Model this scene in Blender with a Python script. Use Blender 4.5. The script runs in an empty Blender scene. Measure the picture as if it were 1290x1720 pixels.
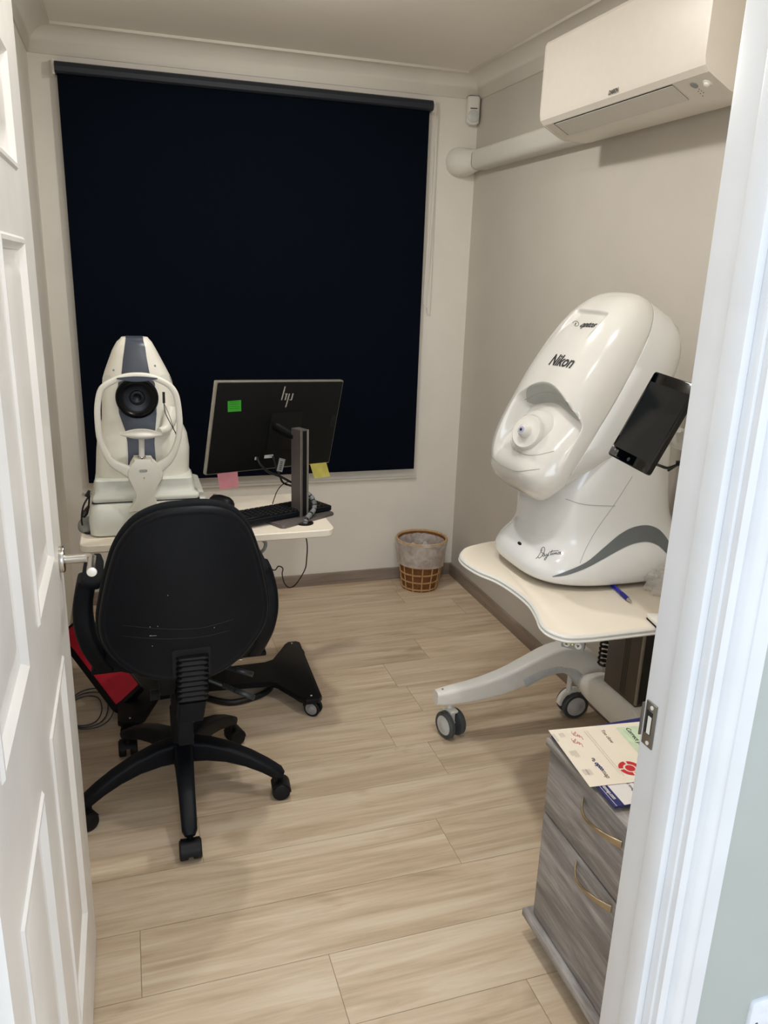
import bpy, bmesh, math, random
from mathutils import Vector, Matrix
from mathutils.bvhtree import BVHTree
random.seed(7)
PI = math.pi
C = bpy.context.scene.collection

# ------------------------------------------------------------------ camera
F = 1322.2184; YAW, PITCH, ROLL = 0.3188, 0.2924, 0.0336
CAM = Vector((0, 0, 1.55))
def cam_basis():
    cy, sy, cp, sp = math.cos(YAW), math.sin(YAW), math.cos(PITCH), math.sin(PITCH)
    fwd = Vector((sy*cp, cy*cp, -sp)); right = Vector((cy, -sy, 0)); up = right.cross(fwd)
    c, s = math.cos(ROLL), math.sin(ROLL)
    return right*c + up*s, -right*s + up*c, fwd
BR, BU, BF = cam_basis()
def ray(px, py): return BR*((px-645)/F) + BU*(-(py-860)/F) + BF
def PZ(px, py, z): d = ray(px, py); return CAM + d*((z-CAM.z)/d.z)
def PY(px, py, y): d = ray(px, py); return CAM + d*(y/d.y)
def PX(px, py, x): d = ray(px, py); return CAM + d*(x/d.x)
def PP(px, py, p0, n): d = ray(px, py); n = Vector(n); return CAM + d*(n.dot(Vector(p0)-CAM)/n.dot(d))

cam = bpy.data.cameras.new('camera'); cam.sensor_fit = 'VERTICAL'; cam.sensor_height = 24
cam.lens = 24*F/1720; cam.clip_start = 0.02; cam.clip_end = 60
camo = bpy.data.objects.new('camera', cam); C.objects.link(camo)
m = Matrix((BR, BU, -BF)).transposed().to_4x4(); m.translation = CAM; camo.matrix_world = m
bpy.context.scene.camera = camo

# --------------------------------------------------------------- materials
def lin(h):
    h = h.lstrip('#'); v = [int(h[i:i+2], 16)/255 for i in (0, 2, 4)]
    return tuple(x/12.92 if x <= .04045 else ((x+.055)/1.055)**2.4 for x in v) + (1,)
MATS = {}
def M(name, col, rough=.5, metal=0, var=.06, scale=30, bump=0, bscale=200, coat=0, spec=.5, trans=0, emit=0, alpha=1, stretch=None):
    if name in MATS: return MATS[name]
    mt = bpy.data.materials.new(name); mt.use_nodes = True
    nt = mt.node_tree; b = nt.nodes['Principled BSDF']; c = lin(col)
    b.inputs['Roughness'].default_value = rough; b.inputs['Metallic'].default_value = metal
    b.inputs['Coat Weight'].default_value = coat; b.inputs['Coat Roughness'].default_value = .08
    b.inputs['Specular IOR Level'].default_value = spec
    b.inputs['Transmission Weight'].default_value = trans
    b.inputs['Alpha'].default_value = alpha
    if emit:
        b.inputs['Emission Color'].default_value = c; b.inputs['Emission Strength'].default_value = emit
    tc = nt.nodes.new('ShaderNodeTexCoord'); mp = nt.nodes.new('ShaderNodeMapping')
    nt.links.new(tc.outputs['Object'], mp.inputs['Vector'])
    if stretch: mp.inputs['Scale'].default_value = stretch
    nz = nt.nodes.new('ShaderNodeTexNoise'); nz.inputs['Scale'].default_value = scale; nz.inputs['Detail'].default_value = 4
    nt.links.new(mp.outputs['Vector'], nz.inputs['Vector'])
    rp = nt.nodes.new('ShaderNodeValToRGB')
    lo = tuple(max(0, x*(1-var*2)) for x in c[:3]) + (1,); hi = tuple(min(1, x*(1+var)) for x in c[:3]) + (1,)
    rp.color_ramp.elements[0].color = lo; rp.color_ramp.elements[1].color = hi
    rp.color_ramp.elements[0].position = .25; rp.color_ramp.elements[1].position = .7
    nt.links.new(nz.outputs['Fac'], rp.inputs['Fac']); nt.links.new(rp.outputs['Color'], b.inputs['Base Color'])
    if bump:
        n2 = nt.nodes.new('ShaderNodeTexNoise'); n2.inputs['Scale'].default_value = bscale; n2.inputs['Detail'].default_value = 3
        nt.links.new(mp.outputs['Vector'], n2.inputs['Vector'])
        bp = nt.nodes.new('ShaderNodeBump'); bp.inputs['Strength'].default_value = bump; bp.inputs['Distance'].default_value = .004
        nt.links.new(n2.outputs['Fac'], bp.inputs['Height']); nt.links.new(bp.outputs['Normal'], b.inputs['Normal'])
    MATS[name] = mt; return mt

def wood_mat(name, c_dark, c_mid, c_light, rough, attr=None, scale=(1.6, 22, 22), contrast=1.0, knots=True):
    mt = bpy.data.materials.new(name); mt.use_nodes = True
    nt = mt.node_tree; N = nt.nodes; L = nt.links; b = N['Principled BSDF']; b.inputs['Roughness'].default_value = rough
    tc = N.new('ShaderNodeTexCoord'); vec = tc.outputs['Object']; at = None
    if attr:
        at = N.new('ShaderNodeAttribute'); at.attribute_name = attr
        ml = N.new('ShaderNodeVectorMath'); ml.operation = 'SCALE'; ml.inputs['Scale'].default_value = 9.0
        L.new(at.outputs['Color'], ml.inputs[0])
        ad = N.new('ShaderNodeVectorMath'); ad.operation = 'ADD'
        L.new(vec, ad.inputs[0]); L.new(ml.outputs[0], ad.inputs[1]); vec = ad.outputs[0]
    mp = N.new('ShaderNodeMapping'); mp.inputs['Scale'].default_value = scale; L.new(vec, mp.inputs['Vector'])
    n1 = N.new('ShaderNodeTexNoise'); n1.inputs['Scale'].default_value = 1.0; n1.inputs['Detail'].default_value = 7
    n1.inputs['Roughness'].default_value = .62; n1.inputs['Distortion'].default_value = .9
    L.new(mp.outputs[0], n1.inputs['Vector'])
    m2 = N.new('ShaderNodeMapping'); m2.inputs['Scale'].default_value = (scale[0]*2.2, scale[1]*6, scale[2]*6); L.new(vec, m2.inputs['Vector'])
    n2 = N.new('ShaderNodeTexNoise'); n2.inputs['Scale'].default_value = 1.0; n2.inputs['Detail'].default_value = 4; L.new(m2.outputs[0], n2.inputs['Vector'])
    mx = N.new('ShaderNodeMath'); mx.operation = 'MULTIPLY_ADD'; mx.inputs[1].default_value = .28
    L.new(n2.outputs['Fac'], mx.inputs[0]); L.new(n1.outputs['Fac'], mx.inputs[2])
    src = mx.outputs[0]
    if knots:
        m3 = N.new('ShaderNodeMapping'); m3.inputs['Scale'].default_value = (2.4, 7.5, 7.5); L.new(vec, m3.inputs['Vector'])
        n3 = N.new('ShaderNodeTexNoise'); n3.inputs['Scale'].default_value = 1.0; n3.inputs['Detail'].default_value = 2; n3.inputs['Distortion'].default_value = 1.6
        L.new(m3.outputs[0], n3.inputs['Vector'])
        r3 = N.new('ShaderNodeMapRange'); r3.inputs['From Min'].default_value = .63; r3.inputs['From Max'].default_value = .80
        r3.inputs['To Min'].default_value = 0; r3.inputs['To Max'].default_value = -.22; L.new(n3.outputs['Fac'], r3.inputs['Value'])
        a3 = N.new('ShaderNodeMath'); a3.operation = 'ADD'; L.new(src, a3.inputs[0]); L.new(r3.outputs[0], a3.inputs[1]); src = a3.outputs[0]
    rp = N.new('ShaderNodeValToRGB'); e = rp.color_ramp.elements
    e[0].position = .62-.27*contrast; e[0].color = lin(c_dark); e[1].position = .62+.2*contrast; e[1].color = lin(c_light)
    k = e.new(.62); k.color = lin(c_mid)
    L.new(src, rp.inputs['Fac']); col = rp.outputs['Color']
    if attr:
        hs = N.new('ShaderNodeHueSaturation'); mr = N.new('ShaderNodeMapRange')
        sp = N.new('ShaderNodeSeparateColor'); L.new(at.outputs['Color'], sp.inputs[0])
        mr.inputs['To Min'].default_value = .93; mr.inputs['To Max'].default_value = 1.06
        L.new(sp.outputs[0], mr.inputs['Value']); L.new(mr.outputs[0], hs.inputs['Value']); L.new(col, hs.inputs['Color']); col = hs.outputs['Color']
    L.new(col, b.inputs['Base Color'])
    bp = N.new('ShaderNodeBump'); bp.inputs['Strength'].default_value = .08; bp.inputs['Distance'].default_value = .002
    L.new(src, bp.inputs['Height']); L.new(bp.outputs[0], b.inputs['Normal'])
    MATS[name] = mt; return mt

def film_mat(name, col, opacity, rough=.25):
    mt = bpy.data.materials.new(name); mt.use_nodes = True
    nt = mt.node_tree; N = nt.nodes; L = nt.links; b = N['Principled BSDF']
    b.inputs['Base Color'].default_value = lin(col); b.inputs['Roughness'].default_value = rough
    tc = N.new('ShaderNodeTexCoord'); nz = N.new('ShaderNodeTexNoise'); nz.inputs['Scale'].default_value = 18; nz.inputs['Detail'].default_value = 3; nz.inputs['Distortion'].default_value = 1.2
    L.new(tc.outputs['Object'], nz.inputs['Vector'])
    mr = N.new('ShaderNodeMapRange'); mr.inputs['From Min'].default_value = .3; mr.inputs['From Max'].default_value = .7
    mr.inputs['To Min'].default_value = opacity*.75; mr.inputs['To Max'].default_value = min(1, opacity*1.3)
    L.new(nz.outputs['Fac'], mr.inputs['Value']); L.new(mr.outputs[0], b.inputs['Alpha'])
    MATS[name] = mt; return mt

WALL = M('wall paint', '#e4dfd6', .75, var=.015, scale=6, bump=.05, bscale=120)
CEIL = M('ceiling paint', '#f6f1e8', .8, var=.01, scale=5)
GLOSSW = M('gloss white paint', '#dadcde', .3, var=.02, scale=12, bump=.05, bscale=25)
DOORW = M('door white paint', '#eceae6', .32, var=.03, scale=9, bump=.1, bscale=30)
SKIRT = wood_mat('baseboard wood', '#6f6154', '#86776a', '#96887b', .5, scale=(1.5, 1.5, 20))
FLOORM = wood_mat('oak plank floor', '#ab967b', '#c9b49a', '#d6c6af', .42, attr='plank', scale=(1.6, 19, 19), contrast=.9)
GAP = M('plank gap', '#9c866a', .7)
NAVY = M('navy blackout fabric', '#070d17', .85, spec=.05, var=.05, scale=300, bump=.1, bscale=900)
NAVY2 = M('navy blind tube cover', '#1d232c', .6, var=.05)
WPLAST = M('white plastic', '#dcd9d1', .38, var=.01)
ACW = M('air conditioner white', '#ddd6cb', .35, var=.01)
ACW2 = M('air conditioner flap white', '#d2cdc4', .4, var=.01)
GREYP = M('mid grey plastic', '#8d9290', .45, var=.02)
DARKGAP = M('dark gap', '#171512', .8)
OPTW = M('glossy white shell', '#d4d2cd', .16, var=.005, coat=.5)
OPTW2 = M('glossy cool white shell', '#e0e1e0', .18, var=.005, coat=.5)
OPTG = M('grey brow band', '#a9aaa4', .35, var=.02)
SWOOSH = M('slate grey swoosh', '#666b6d', .35, var=.02)
INK = M('black ink', '#16161a', .5)
INKG = M('grey ink', '#55585a', .5)
GLASSB = M('black glass', '#020305', .04, var=.02, spec=.5)
SCREENM = M('tablet screen', '#1a1c1e', .06, var=.05)
CREAM = M('cream laminate', '#ebe2d2', .4, var=.01)
EDGEW = M('white edge moulding', '#dcdcd8', .35, var=.01)
CASTG = M('dark grey caster tyre', '#44484a', .5)
CASTW = M('light grey caster hub', '#c9cbcb', .4)
LEGW = M('off white painted metal', '#ecebe6', .35, var=.015)
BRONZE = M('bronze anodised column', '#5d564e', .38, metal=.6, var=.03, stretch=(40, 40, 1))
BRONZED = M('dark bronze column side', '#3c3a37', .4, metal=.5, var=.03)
BLACKF = M('black seat fabric', '#0d1116', .8, spec=.2, var=.15, scale=60, bump=.25, bscale=700)
BLACKP = M('black moulded plastic', '#0b0f15', .5, spec=.2, var=.12, scale=14, bump=.05, bscale=500)
BLACKS = M('black satin plastic', '#08090c', .5, spec=.3, var=.1)
BLACKM = M('black painted steel', '#07070a', .5, var=.1, spec=.25)
CABLE = M('black cable rubber', '#0f0f10', .5)
SCRATCH = M('pale scratch', '#b9bbb8', .6)
CHROME = M('brushed steel', '#c4c0b8', .22, metal=1, var=.06, stretch=(1, 60, 1))
CHROMEP = M('polished steel end cap', '#f2efe8', .3, metal=.3)
NIDW = M('instrument ivory plastic', '#e3e0d5', .36, var=.01)
NIDG = M('instrument grey green plastic', '#d2d4cb', .4, var=.01)
NIDB = M('instrument slate blue plastic', '#3d4350', .4, var=.03)
LENS = M('black lens glass', '#030408', .22, spec=.22)
MONB = M('monitor black back', '#090b0d', .5, spec=.25, var=.08)
MONS = M('monitor silver frame', '#a9a59a', .35, metal=.7)
STAND = M('monitor stand warm grey', '#6d6765', .42, metal=.5, var=.03)
LOGOS = M('silver logo', '#c4c2bb', .35, metal=.4)
GREENN = M('green note paper', '#58d844', .8); PINKN = M('pink note paper', '#ffb9c4', .8); YELN = M('yellow note paper', '#fdf38e', .8)
PAPER = M('white printed paper', '#e6ddcd', .75, var=.01); PAPER2 = M('cool white printed paper', '#dcd8d6', .75, var=.01)
NAVYP = M('navy printed card', '#232a66', .45); GREENP = M('pale green print', '#c6d8bc', .75); REDP = M('red print', '#c2232f', .7); PINKP = M('red pen ink', '#cf8684', .7); TXT = M('grey print', '#4a4845', .8); TXTN = M('navy print', '#2b2f63', .7)
GREYWOOD = wood_mat('grey ash laminate', '#5b5755', '#87827f', '#aca8a5', .55, scale=(26, 2.6, 26), contrast=1.0, knots=False)
BRASS = M('antique brass', '#a8977c', .3, metal=.85, var=.06)
WICK = M('brown woven seagrass', '#7d4f26', .8, var=.3, scale=90, bump=.7, bscale=160, stretch=(1, 1, 4))
WICKL = M('pale woven rope', '#c39c68', .8, var=.2, scale=140, bump=.5, bscale=300)
LINER = film_mat('frosted bin liner film', '#ddd5cf', .58, .4)
BAG = film_mat('clear plastic film', '#dedbd6', .35, .12)
RED = M('red nylon', '#c3152f', .6, var=.08)
BLUEP = M('blue pen plastic', '#1a22b0', .25, coat=.4)
RUBG = M('grey cable sleeve', '#777a7c', .45)
GREYC = M('thin grey cable', '#4d4f52', .5)
LEDY = M('yellow indicator', '#d8d24a', .4, emit=.6)

# ------------------------------------------------------------------ mesh helpers
def nb(): return bmesh.new()
def frame(o, x, y=None, z=None):
    """matrix with columns x,y,z at o"""
    mm = Matrix((x, y, z)).transposed().to_4x4(); mm.translation = o; return mm
def add_box(bm, c, s, rot=None, bev=0, seg=2, mi=0):
    r = bmesh.ops.create_cube(bm, size=1); vs = r['verts']
    mt = Matrix.Translation(Vector(c)) @ (rot.to_4x4() if rot is not None else Matrix.Identity(4)) @ Matrix.Diagonal((s[0], s[1], s[2], 1))
    bmesh.ops.transform(bm, matrix=mt, verts=vs)
    fs = {f for v in vs for f in v.link_faces}
    for f in fs: f.material_index = mi
    if bev:
        es = list({e for v in vs for e in v.link_edges})
        r = bmesh.ops.bevel(bm, geom=es, offset=bev, segments=seg, affect='EDGES', profile=.5, clamp_overlap=True)
        for f in r['faces']: f.material_index = mi
    return bm
def add_loft(bm, rings, closed=True, cap0=True, cap1=True, mi=0):
    vr = [[bm.verts.new(Vector(p)) for p in r] for r in rings]; n = len(vr[0])
    for a, b in zip(vr[:-1], vr[1:]):
        for i in range(n if closed else n-1):
            j = (i+1) % n
            try: bm.faces.new((a[i], a[j], b[j], b[i])).material_index = mi
            except ValueError: pass
    if closed:
        if cap0: bm.faces.new(list(reversed(vr[0]))).material_index = mi
        if cap1: bm.faces.new(vr[-1]).material_index = mi
    return vr
def smooth_path(pts, k=6, closed=False):
    P = [Vector(p) for p in pts]; out = []; n = len(P)
    if n < 3: return P
    rng = range(n if closed else n-1)
    for i in rng:
        if closed: a, b, c, d = P[(i-1) % n], P[i], P[(i+1) % n], P[(i+2) % n]
        else: a, b, c, d = P[max(i-1, 0)], P[i], P[i+1], P[min(i+2, n-1)]
        for j in range(k):
            t = j/k
            out.append(.5*((2*b) + (c-a)*t + (2*a-5*b+4*c-d)*t*t + (3*b-a-3*c+d)*t**3))
    if not closed: out.append(P[-1])
    return out
def add_tube(bm, pts, r, n=8, sm=0, mi=0, flat=None):
    P = smooth_path(pts, sm) if sm else [Vector(p) for p in pts]
    if isinstance(r, (list, tuple)):
        R = [r[min(int(i*(len(r)-1)/max(len(P)-1, 1)), len(r)-2)] for i in range(len(P))]
        for i in range(len(P)):
            t = i*(len(r)-1)/max(len(P)-1, 1); k = min(int(t), len(r)-2); R[i] = r[k]+(r[k+1]-r[k])*(t-k)
    else: R = [r]*len(P)
    T = []
    for i in range(len(P)):
        a = P[max(i-1, 0)]; b = P[min(i+1, len(P)-1)]; t = (b-a)
        T.append(t.normalized() if t.length > 1e-9 else Vector((0, 0, 1)))
    u = T[0].orthogonal().normalized(); rings = []
    for i in range(len(P)):
        u = (u - T[i]*u.dot(T[i]))
        u = u.normalized() if u.length > 1e-6 else T[i].orthogonal().normalized()
        v = T[i].cross(u); ring = []
        for k in range(n):
            a = 2*PI*k/n; ring.append(P[i] + (u*math.cos(a) + v*math.sin(a)*(flat or 1))*R[i])
        rings.append(ring)
    add_loft(bm, rings, mi=mi); return bm
def add_sweep(bm, pts, secs, side, sm=0, mi=0):
    """sweep rectangular-like sections: secs = per point list of 2d loops (a along side, b along path-normal)"""
    P = [Vector(p) for p in pts]; S = Vector(side).normalized(); rings = []
    for i, p in enumerate(P):
        t = (P[min(i+1, len(P)-1)]-P[max(i-1, 0)]).normalized(); nrm = S.cross(t).normalized()
        rings.append([p + S*a + nrm*b for a, b in secs[i]])
    add_loft(bm, rings, mi=mi); return bm
def rrect(w, h, r, k=3, cx=0, cy=0):
    out = []; r = min(r, w/2-1e-5, h/2-1e-5)
    for (sx, sy, a0) in ((1, 1, 0), (-1, 1, PI/2), (-1, -1, PI), (1, -1, 3*PI/2)):
        for i in range(k+1):
            a = a0 + PI/2*i/k
            out.append((cx+sx*(w/2-r)+r*math.cos(a), cy+sy*(h/2-r)+r*math.sin(a)))
    return out
def sup(cx, cy, hx, hy, n, z, N=48):
    out = []
    for k in range(N):
        a = 2*PI*k/N; c, s = math.cos(a), math.sin(a)
        out.append(Vector((cx+hx*math.copysign(abs(c)**(2/n), c), cy+hy*math.copysign(abs(s)**(2/n), s), z)))
    return out
def add_lathe(bm, prof, o=(0, 0, 0), ax=(0, 0, 1), n=24, mi=0, cap=True):
    ax = Vector(ax).normalized(); u = ax.orthogonal().normalized(); v = ax.cross(u); o = Vector(o)
    rings = [[o + ax*h + (u*math.cos(2*PI*k/n) + v*math.sin(2*PI*k/n))*max(r, 1e-5) for k in range(n)] for r, h in prof]
    add_loft(bm, rings, cap0=cap, cap1=cap, mi=mi); return bm
def add_cyl(bm, a, b, r, n=20, mi=0, bev=0):
    a, b = Vector(a), Vector(b); L = (b-a).length
    pr = [(r, 0), (r, L)] if not bev else [(r-bev, 0), (r-.3*bev, .3*bev), (r, bev), (r, L-bev), (r-.3*bev, L-.3*bev), (r-bev, L)]
    return add_lathe(bm, pr, a, b-a, n, mi)
def add_poly(bm, poly, lo, hi, mt=None, bev=0, seg=2, mi=0):
    """prism: 2d polygon extruded lo..hi along local z, mt maps local to world"""
    mt = mt or Matrix.Identity(4)
    a = [bm.verts.new(mt @ Vector((x, y, lo))) for x, y in poly]; b = [bm.verts.new(mt @ Vector((x, y, hi))) for x, y in poly]
    n = len(poly); fs = [bm.faces.new(list(reversed(a))), bm.faces.new(b)]
    for i in range(n): fs.append(bm.faces.new((a[i], a[(i+1) % n], b[(i+1) % n], b[i])))
    for f in fs: f.material_index = mi
    if bev:
        es = list({e for f in fs[:2] for e in f.edges})
        r = bmesh.ops.bevel(bm, geom=es, offset=bev, segments=seg, affect='EDGES', profile=.5, clamp_overlap=True)
        for f in r['faces']: f.material_index = mi
    return bm
def add_quad(bm, a, b, c, d, mi=0):
    f = bm.faces.new([bm.verts.new(Vector(p)) for p in (a, b, c, d)]); f.material_index = mi; return bm

# ------------------------------------------------------------------ object helpers
def root_matrix(o):
    while o.parent: o = o.parent
    return Matrix.Translation(o.location) @ o.rotation_euler.to_matrix().to_4x4()
def obj(name, bm, mat, parent=None, world=True, sharp=38, recalc=True):
    if recalc: bmesh.ops.recalc_face_normals(bm, faces=bm.faces[:])
    if parent is not None and world: bmesh.ops.transform(bm, matrix=root_matrix(parent).inverted(), verts=bm.verts[:])
    me = bpy.data.meshes.new(name); bm.to_mesh(me); bm.free()
    for f in me.polygons: f.use_smooth = True
    me.set_sharp_from_angle(angle=math.radians(sharp))
    for mt in (mat if isinstance(mat, (list, tuple)) else [mat]): me.materials.append(mt)
    o = bpy.data.objects.new(name, me); C.objects.link(o)
    if parent is not None: o.parent = parent
    return o
def thing(name, label, cat, loc=(0, 0, 0), rz=0, group=None):
    o = bpy.data.objects.new(name, None); C.objects.link(o); o.empty_display_size = .05
    o.location = loc; o.rotation_euler = (0, 0, rz); return tag(o, label, cat, group)
def tag(o, label, cat=None, group=None):
    o['label'] = label
    if cat: o['category'] = cat
    if group: o['group'] = group
    return o
def struct(name, bm, mat, parent=None, **k):
    o = obj(name, bm, mat, parent, **k)
    if parent is None: o['kind'] = 'structure'
    return o
def text_bm(s, size, fn, shear=0, bold=0, width=1, sub=0):
    """text as mesh; fn maps (u,v) in metres to a world point; u starts at 0"""
    cu = bpy.data.curves.new('t', 'FONT'); cu.body = s; cu.size = size; cu.shear = shear; cu.offset = bold; cu.resolution_u = 3
    o = bpy.data.objects.new('t', cu); C.objects.link(o); bpy.context.view_layer.update()
    me = bpy.data.meshes.new_from_object(o); bpy.data.objects.remove(o); bm = nb(); bm.from_mesh(me); bpy.data.meshes.remove(me)
    if sub:
        bmesh.ops.triangulate(bm, faces=bm.faces[:])
    for v in bm.verts: v.co = fn(v.co.x*width, v.co.y)
    return bm
def text_w(s, size, width=1, bold=0):
    cu = bpy.data.curves.new('t', 'FONT'); cu.body = s; cu.size = size; cu.offset = bold
    o = bpy.data.objects.new('t', cu); C.objects.link(o); bpy.context.view_layer.update(); w = o.dimensions.x*width
    bpy.data.objects.remove(o); return w
def plane_fn(o, u, v, off=0):
    o, u, v = Vector(o), Vector(u).normalized(), Vector(v).normalized(); nn = u.cross(v)
    return lambda a, b: o + u*a + v*b + nn*off
def bvh_of(*objs):
    vs, fs = [], []
    for o in objs:
        mt = root_matrix(o); k = len(vs); vs += [mt @ v.co for v in o.data.vertices]; fs += [[i+k for i in p.vertices] for p in o.data.polygons]
    return BVHTree.FromPolygons(vs, fs)
def on_surface(bvh, px, py, off=.001, last=[None]):
    d = ray(px, py).normalized(); loc, nr, i, t = bvh.ray_cast(CAM, d)
    if loc is None: return None
    if nr.dot(d) > 0: nr = -nr
    return loc + nr*off

# =================================================================== SETTING
XL, XR, YB, YF, ZC = -.30, 1.62, 3.715, .80, 2.43
LX = .654                                  # strike side of the doorway
# floor: planks as faces with gaps
bm = nb(); lay = bm.loops.layers.float_color.new('plank')
x0, x1 = -1.3, 2.3
add_quad(bm, (x0, -1.4, -.001), (x1, -1.4, -.001), (x1, 3.8, -.001), (x0, 3.8, -.001), mi=1)
PW = .1935; known = {0: .375, 1: -.05, 2: .80, 5: .805, -1: .797, 3: .12, 4: -.3}
for r in range(-14, 14):
    ya = 1.250 + r*PW; yb = ya + PW; PLn = 1.22
    off = known.get(r, random.uniform(0, PLn)); st = off - math.ceil((off-x0)/PLn)*PLn
    while st < x1:
        a, b = max(st, x0), min(st+PLn, x1)
        if b-a > .01:
            vs = [bm.verts.new(p) for p in ((a+.0008, ya+.0005, 0), (b-.0008, ya+.0005, 0), (b-.0008, yb-.0005, 0), (a+.0008, yb-.0005, 0))]
            f = bm.faces.new(vs); col = (random.random(), random.random(), random.random(), 1)
            for l in f.loops: l[lay] = col
        st += PLn
struct('floor', bm, [FLOORM, GAP], recalc=False)
bm = nb(); add_box(bm, ((XL+XR)/2, (YF+YB)/2-.1, ZC+.05), (XR-XL+.5, YB-YF+.6, .1)); struct('ceiling', bm, CEIL)
bm = nb(); add_box(bm, (.66, YB+.06, 1.215), (2.2, .12, 2.43)); struct('wall_back', bm, WALL)
bm = nb(); add_box(bm, (XR+.06, 2.2, 1.215), (.12, 3.1, 2.43)); struct('wall_right', bm, M('right wall shaded paint', '#c6c0b6', .75, var=.015, scale=6, bump=.05, bscale=120))  # weaker light on this wall is put into its darker paint colour
bm = nb(); add_box(bm, (XL-.06, 2.15, 1.215), (.12, 3.2, 2.43)); struct('wall_left', bm, WALL)
bm = nb()
add_box(bm, ((LX+.02+2.3)/2, .75, 1.215), (2.3-LX-.02, .10, 2.43))
add_box(bm, ((-.205-1.3)/2, .65, 1.215), (1.095, .10, 2.43))
add_box(bm, (.25, .75, 2.215), (1.0, .10, .43))
struct('wall_front', bm, WALL)
bm = nb(); add_box(bm, ((LX+.03+2.3)/2, .6985, 1.215), (2.3-LX-.03, .003, 2.43)); struct('wall_hall', bm, M('hall wall paint', '#abb1ab', .7, var=.015, scale=6))
# baseboards
def skirt(name, a, b, inward):
    a, b, inward = Vector(a), Vector(b), Vector(inward); bm = nb()
    pr = [(0, 0), (.014, 0), (.014, .056), (.011, .062), (0, .062)]
    add_loft(bm, [[p + inward*d + Vector((0, 0, h)) for d, h in pr] for p in (a, b)]); return struct(name, bm, SKIRT)
skirt('baseboard_back', (XL, YB, 0), (XR, YB, 0), (0, -1, 0))
skirt('baseboard_right', (XR, YB-.014, 0), (XR, YF, 0), (-1, 0, 0))
skirt('baseboard_left', (XL, YB-.014, 0), (XL, YF, 0), (1, 0, 0))
# coved cornice
def cove(name, a, b, inward, trim_a=0, trim_b=0):
    a, b, inward = Vector(a), Vector(b), Vector(inward); d = (b-a).normalized(); s = .095
    pr = [(0, 0), (0, -s), (.006, -s), (.010, -s+.012)]
    for k in range(9):
        t = PI/2*k/8; pr.append((.010+(s-.022)*(1-math.cos(t)), -s+.012+(s-.022)*math.sin(t)))
    pr += [(s, -.010), (s, 0)]
    bm = nb(); rings = []
    for p, sg in ((a, 1), (b, -1)): rings.append([p + inward*u + Vector((0, 0, w)) + d*(sg*u) for u, w in pr])
    add_loft(bm, rings); return struct(name, bm, WALL, sharp=50)
cove('trim_1', (XL, YB, ZC), (XR, YB, ZC), (0, -1, 0))
cove('trim_2', (XR, YB, ZC), (XR, YF, ZC), (-1, 0, 0))
cove('trim_3', (XL, YF, ZC), (XL, YB, ZC), (1, 0, 0))
# window sill ledge below the blind
bm = nb(); add_box(bm, (.585, YB-.006, .555), (1.62, .012, .012), bev=.003); struct('trim_4', bm, WALL)
# door lining and stop on the strike side, head lining, architrave
bm = nb()
add_box(bm, (LX+.012, .752, 1.0), (.024, .105, 2.0), bev=.002)
add_box(bm, (LX-.006, .730, 1.0), (.012, .034, 2.0), bev=.002)
add_box(bm, (.25, .752, 2.0), (.86, .105, .024)); 
li = struct('trim_5', bm, GLOSSW)
pl = nb()
add_box(pl, (LX-.0012, .787, .972), (.0024, .022, .066), bev=.0006)
add_box(pl, (LX+.000, .8045, .972), (.006, .0025, .050))
obj('strike_plate', pl, M('dull steel', '#8b867f', .35, metal=.9), li)
pl = nb(); add_box(pl, (LX-.0026, .788, .975), (.0006, .013, .034)); obj('latch_hole', pl, DARKGAP, li)
pl = nb(); add_box(pl, (LX-.0031, .786, .972), (.0006, .007, .026)); obj('latch_keep', pl, WPLAST, li)
for z in (.945, .999):
    pl = nb(); add_cyl(pl, (LX-.0034, .785, z), (LX-.002, .785, z), .003, 10); obj('screw', pl, CHROMEP, li)
# architrave profile (x from LX, y hall-ward from .70)
def architrave(bm, xin, sg):
    pr = [(0, 0), (0, -.010), (.004, -.013), (.009, -.013), (.012, -.009), (.015, -.008), (.019, -.016), (.025, -.021), (.032, -.022), (.038, -.019), (.043, -.014), (.046, -.013), (.047, -.010), (.072, -.010), (.074, -.007), (.074, 0)]
    rings = [[Vector((xin+sg*u, .70+w, z)) for u, w in pr] for z in (0, 2.06)]
    add_loft(bm, rings)
bm = nb(); architrave(bm, LX+.004, 1); struct('trim_6', bm, GLOSSW, sharp=50)
# hall: left jamb (hinge side), outside the picture on the left
bm = nb(); add_box(bm, (-.196, .65, 1.0), (.018, .11, 2.0), bev=.002); struct('trim_7', bm, GLOSSW)

# =================================================================== DOOR
XF, XT = -.150, -.186
DY0, DY1, DZ0, DZ1 = .705, 1.648, .006, 1.978
pys = [(.79, 1.05), (1.185, 1.478)]
pzs = [(.225, .835), (1.025, 1.59), (1.69, 1.87)]
bm = nb()
ys = sorted({DY0, DY1, *[v for p in pys for v in p]}); zs = sorted({DZ0, DZ1, *[v for p in pzs for v in p]})
def leaf_face(bm, x, s):
    for ya, yb in zip(ys[:-1], ys[1:]):
        for za, zb in zip(zs[:-1], zs[1:]):
            if (ya, yb) in pys and (za, zb) in pzs:
                rings = []
                for ins, dp in ((0, 0), (.004, .0035), (.010, .0035), (.016, -.001), (.020, -.006), (.030, -.009), (.038, -.009), (.058, -.003), (.060, -.0025)):
                    rings.append([(x+s*dp, ya+ins, za+ins), (x+s*dp, yb-ins, za+ins), (x+s*dp, yb-ins, zb-ins), (x+s*dp, ya+ins, zb-ins)])
                add_loft(bm, rings, cap0=False)
            else: add_quad(bm, (x, ya, za), (x, yb, za), (x, yb, zb), (x, ya, zb))
leaf_face(bm, XF, 1); leaf_face(bm, XT, -1)
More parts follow.
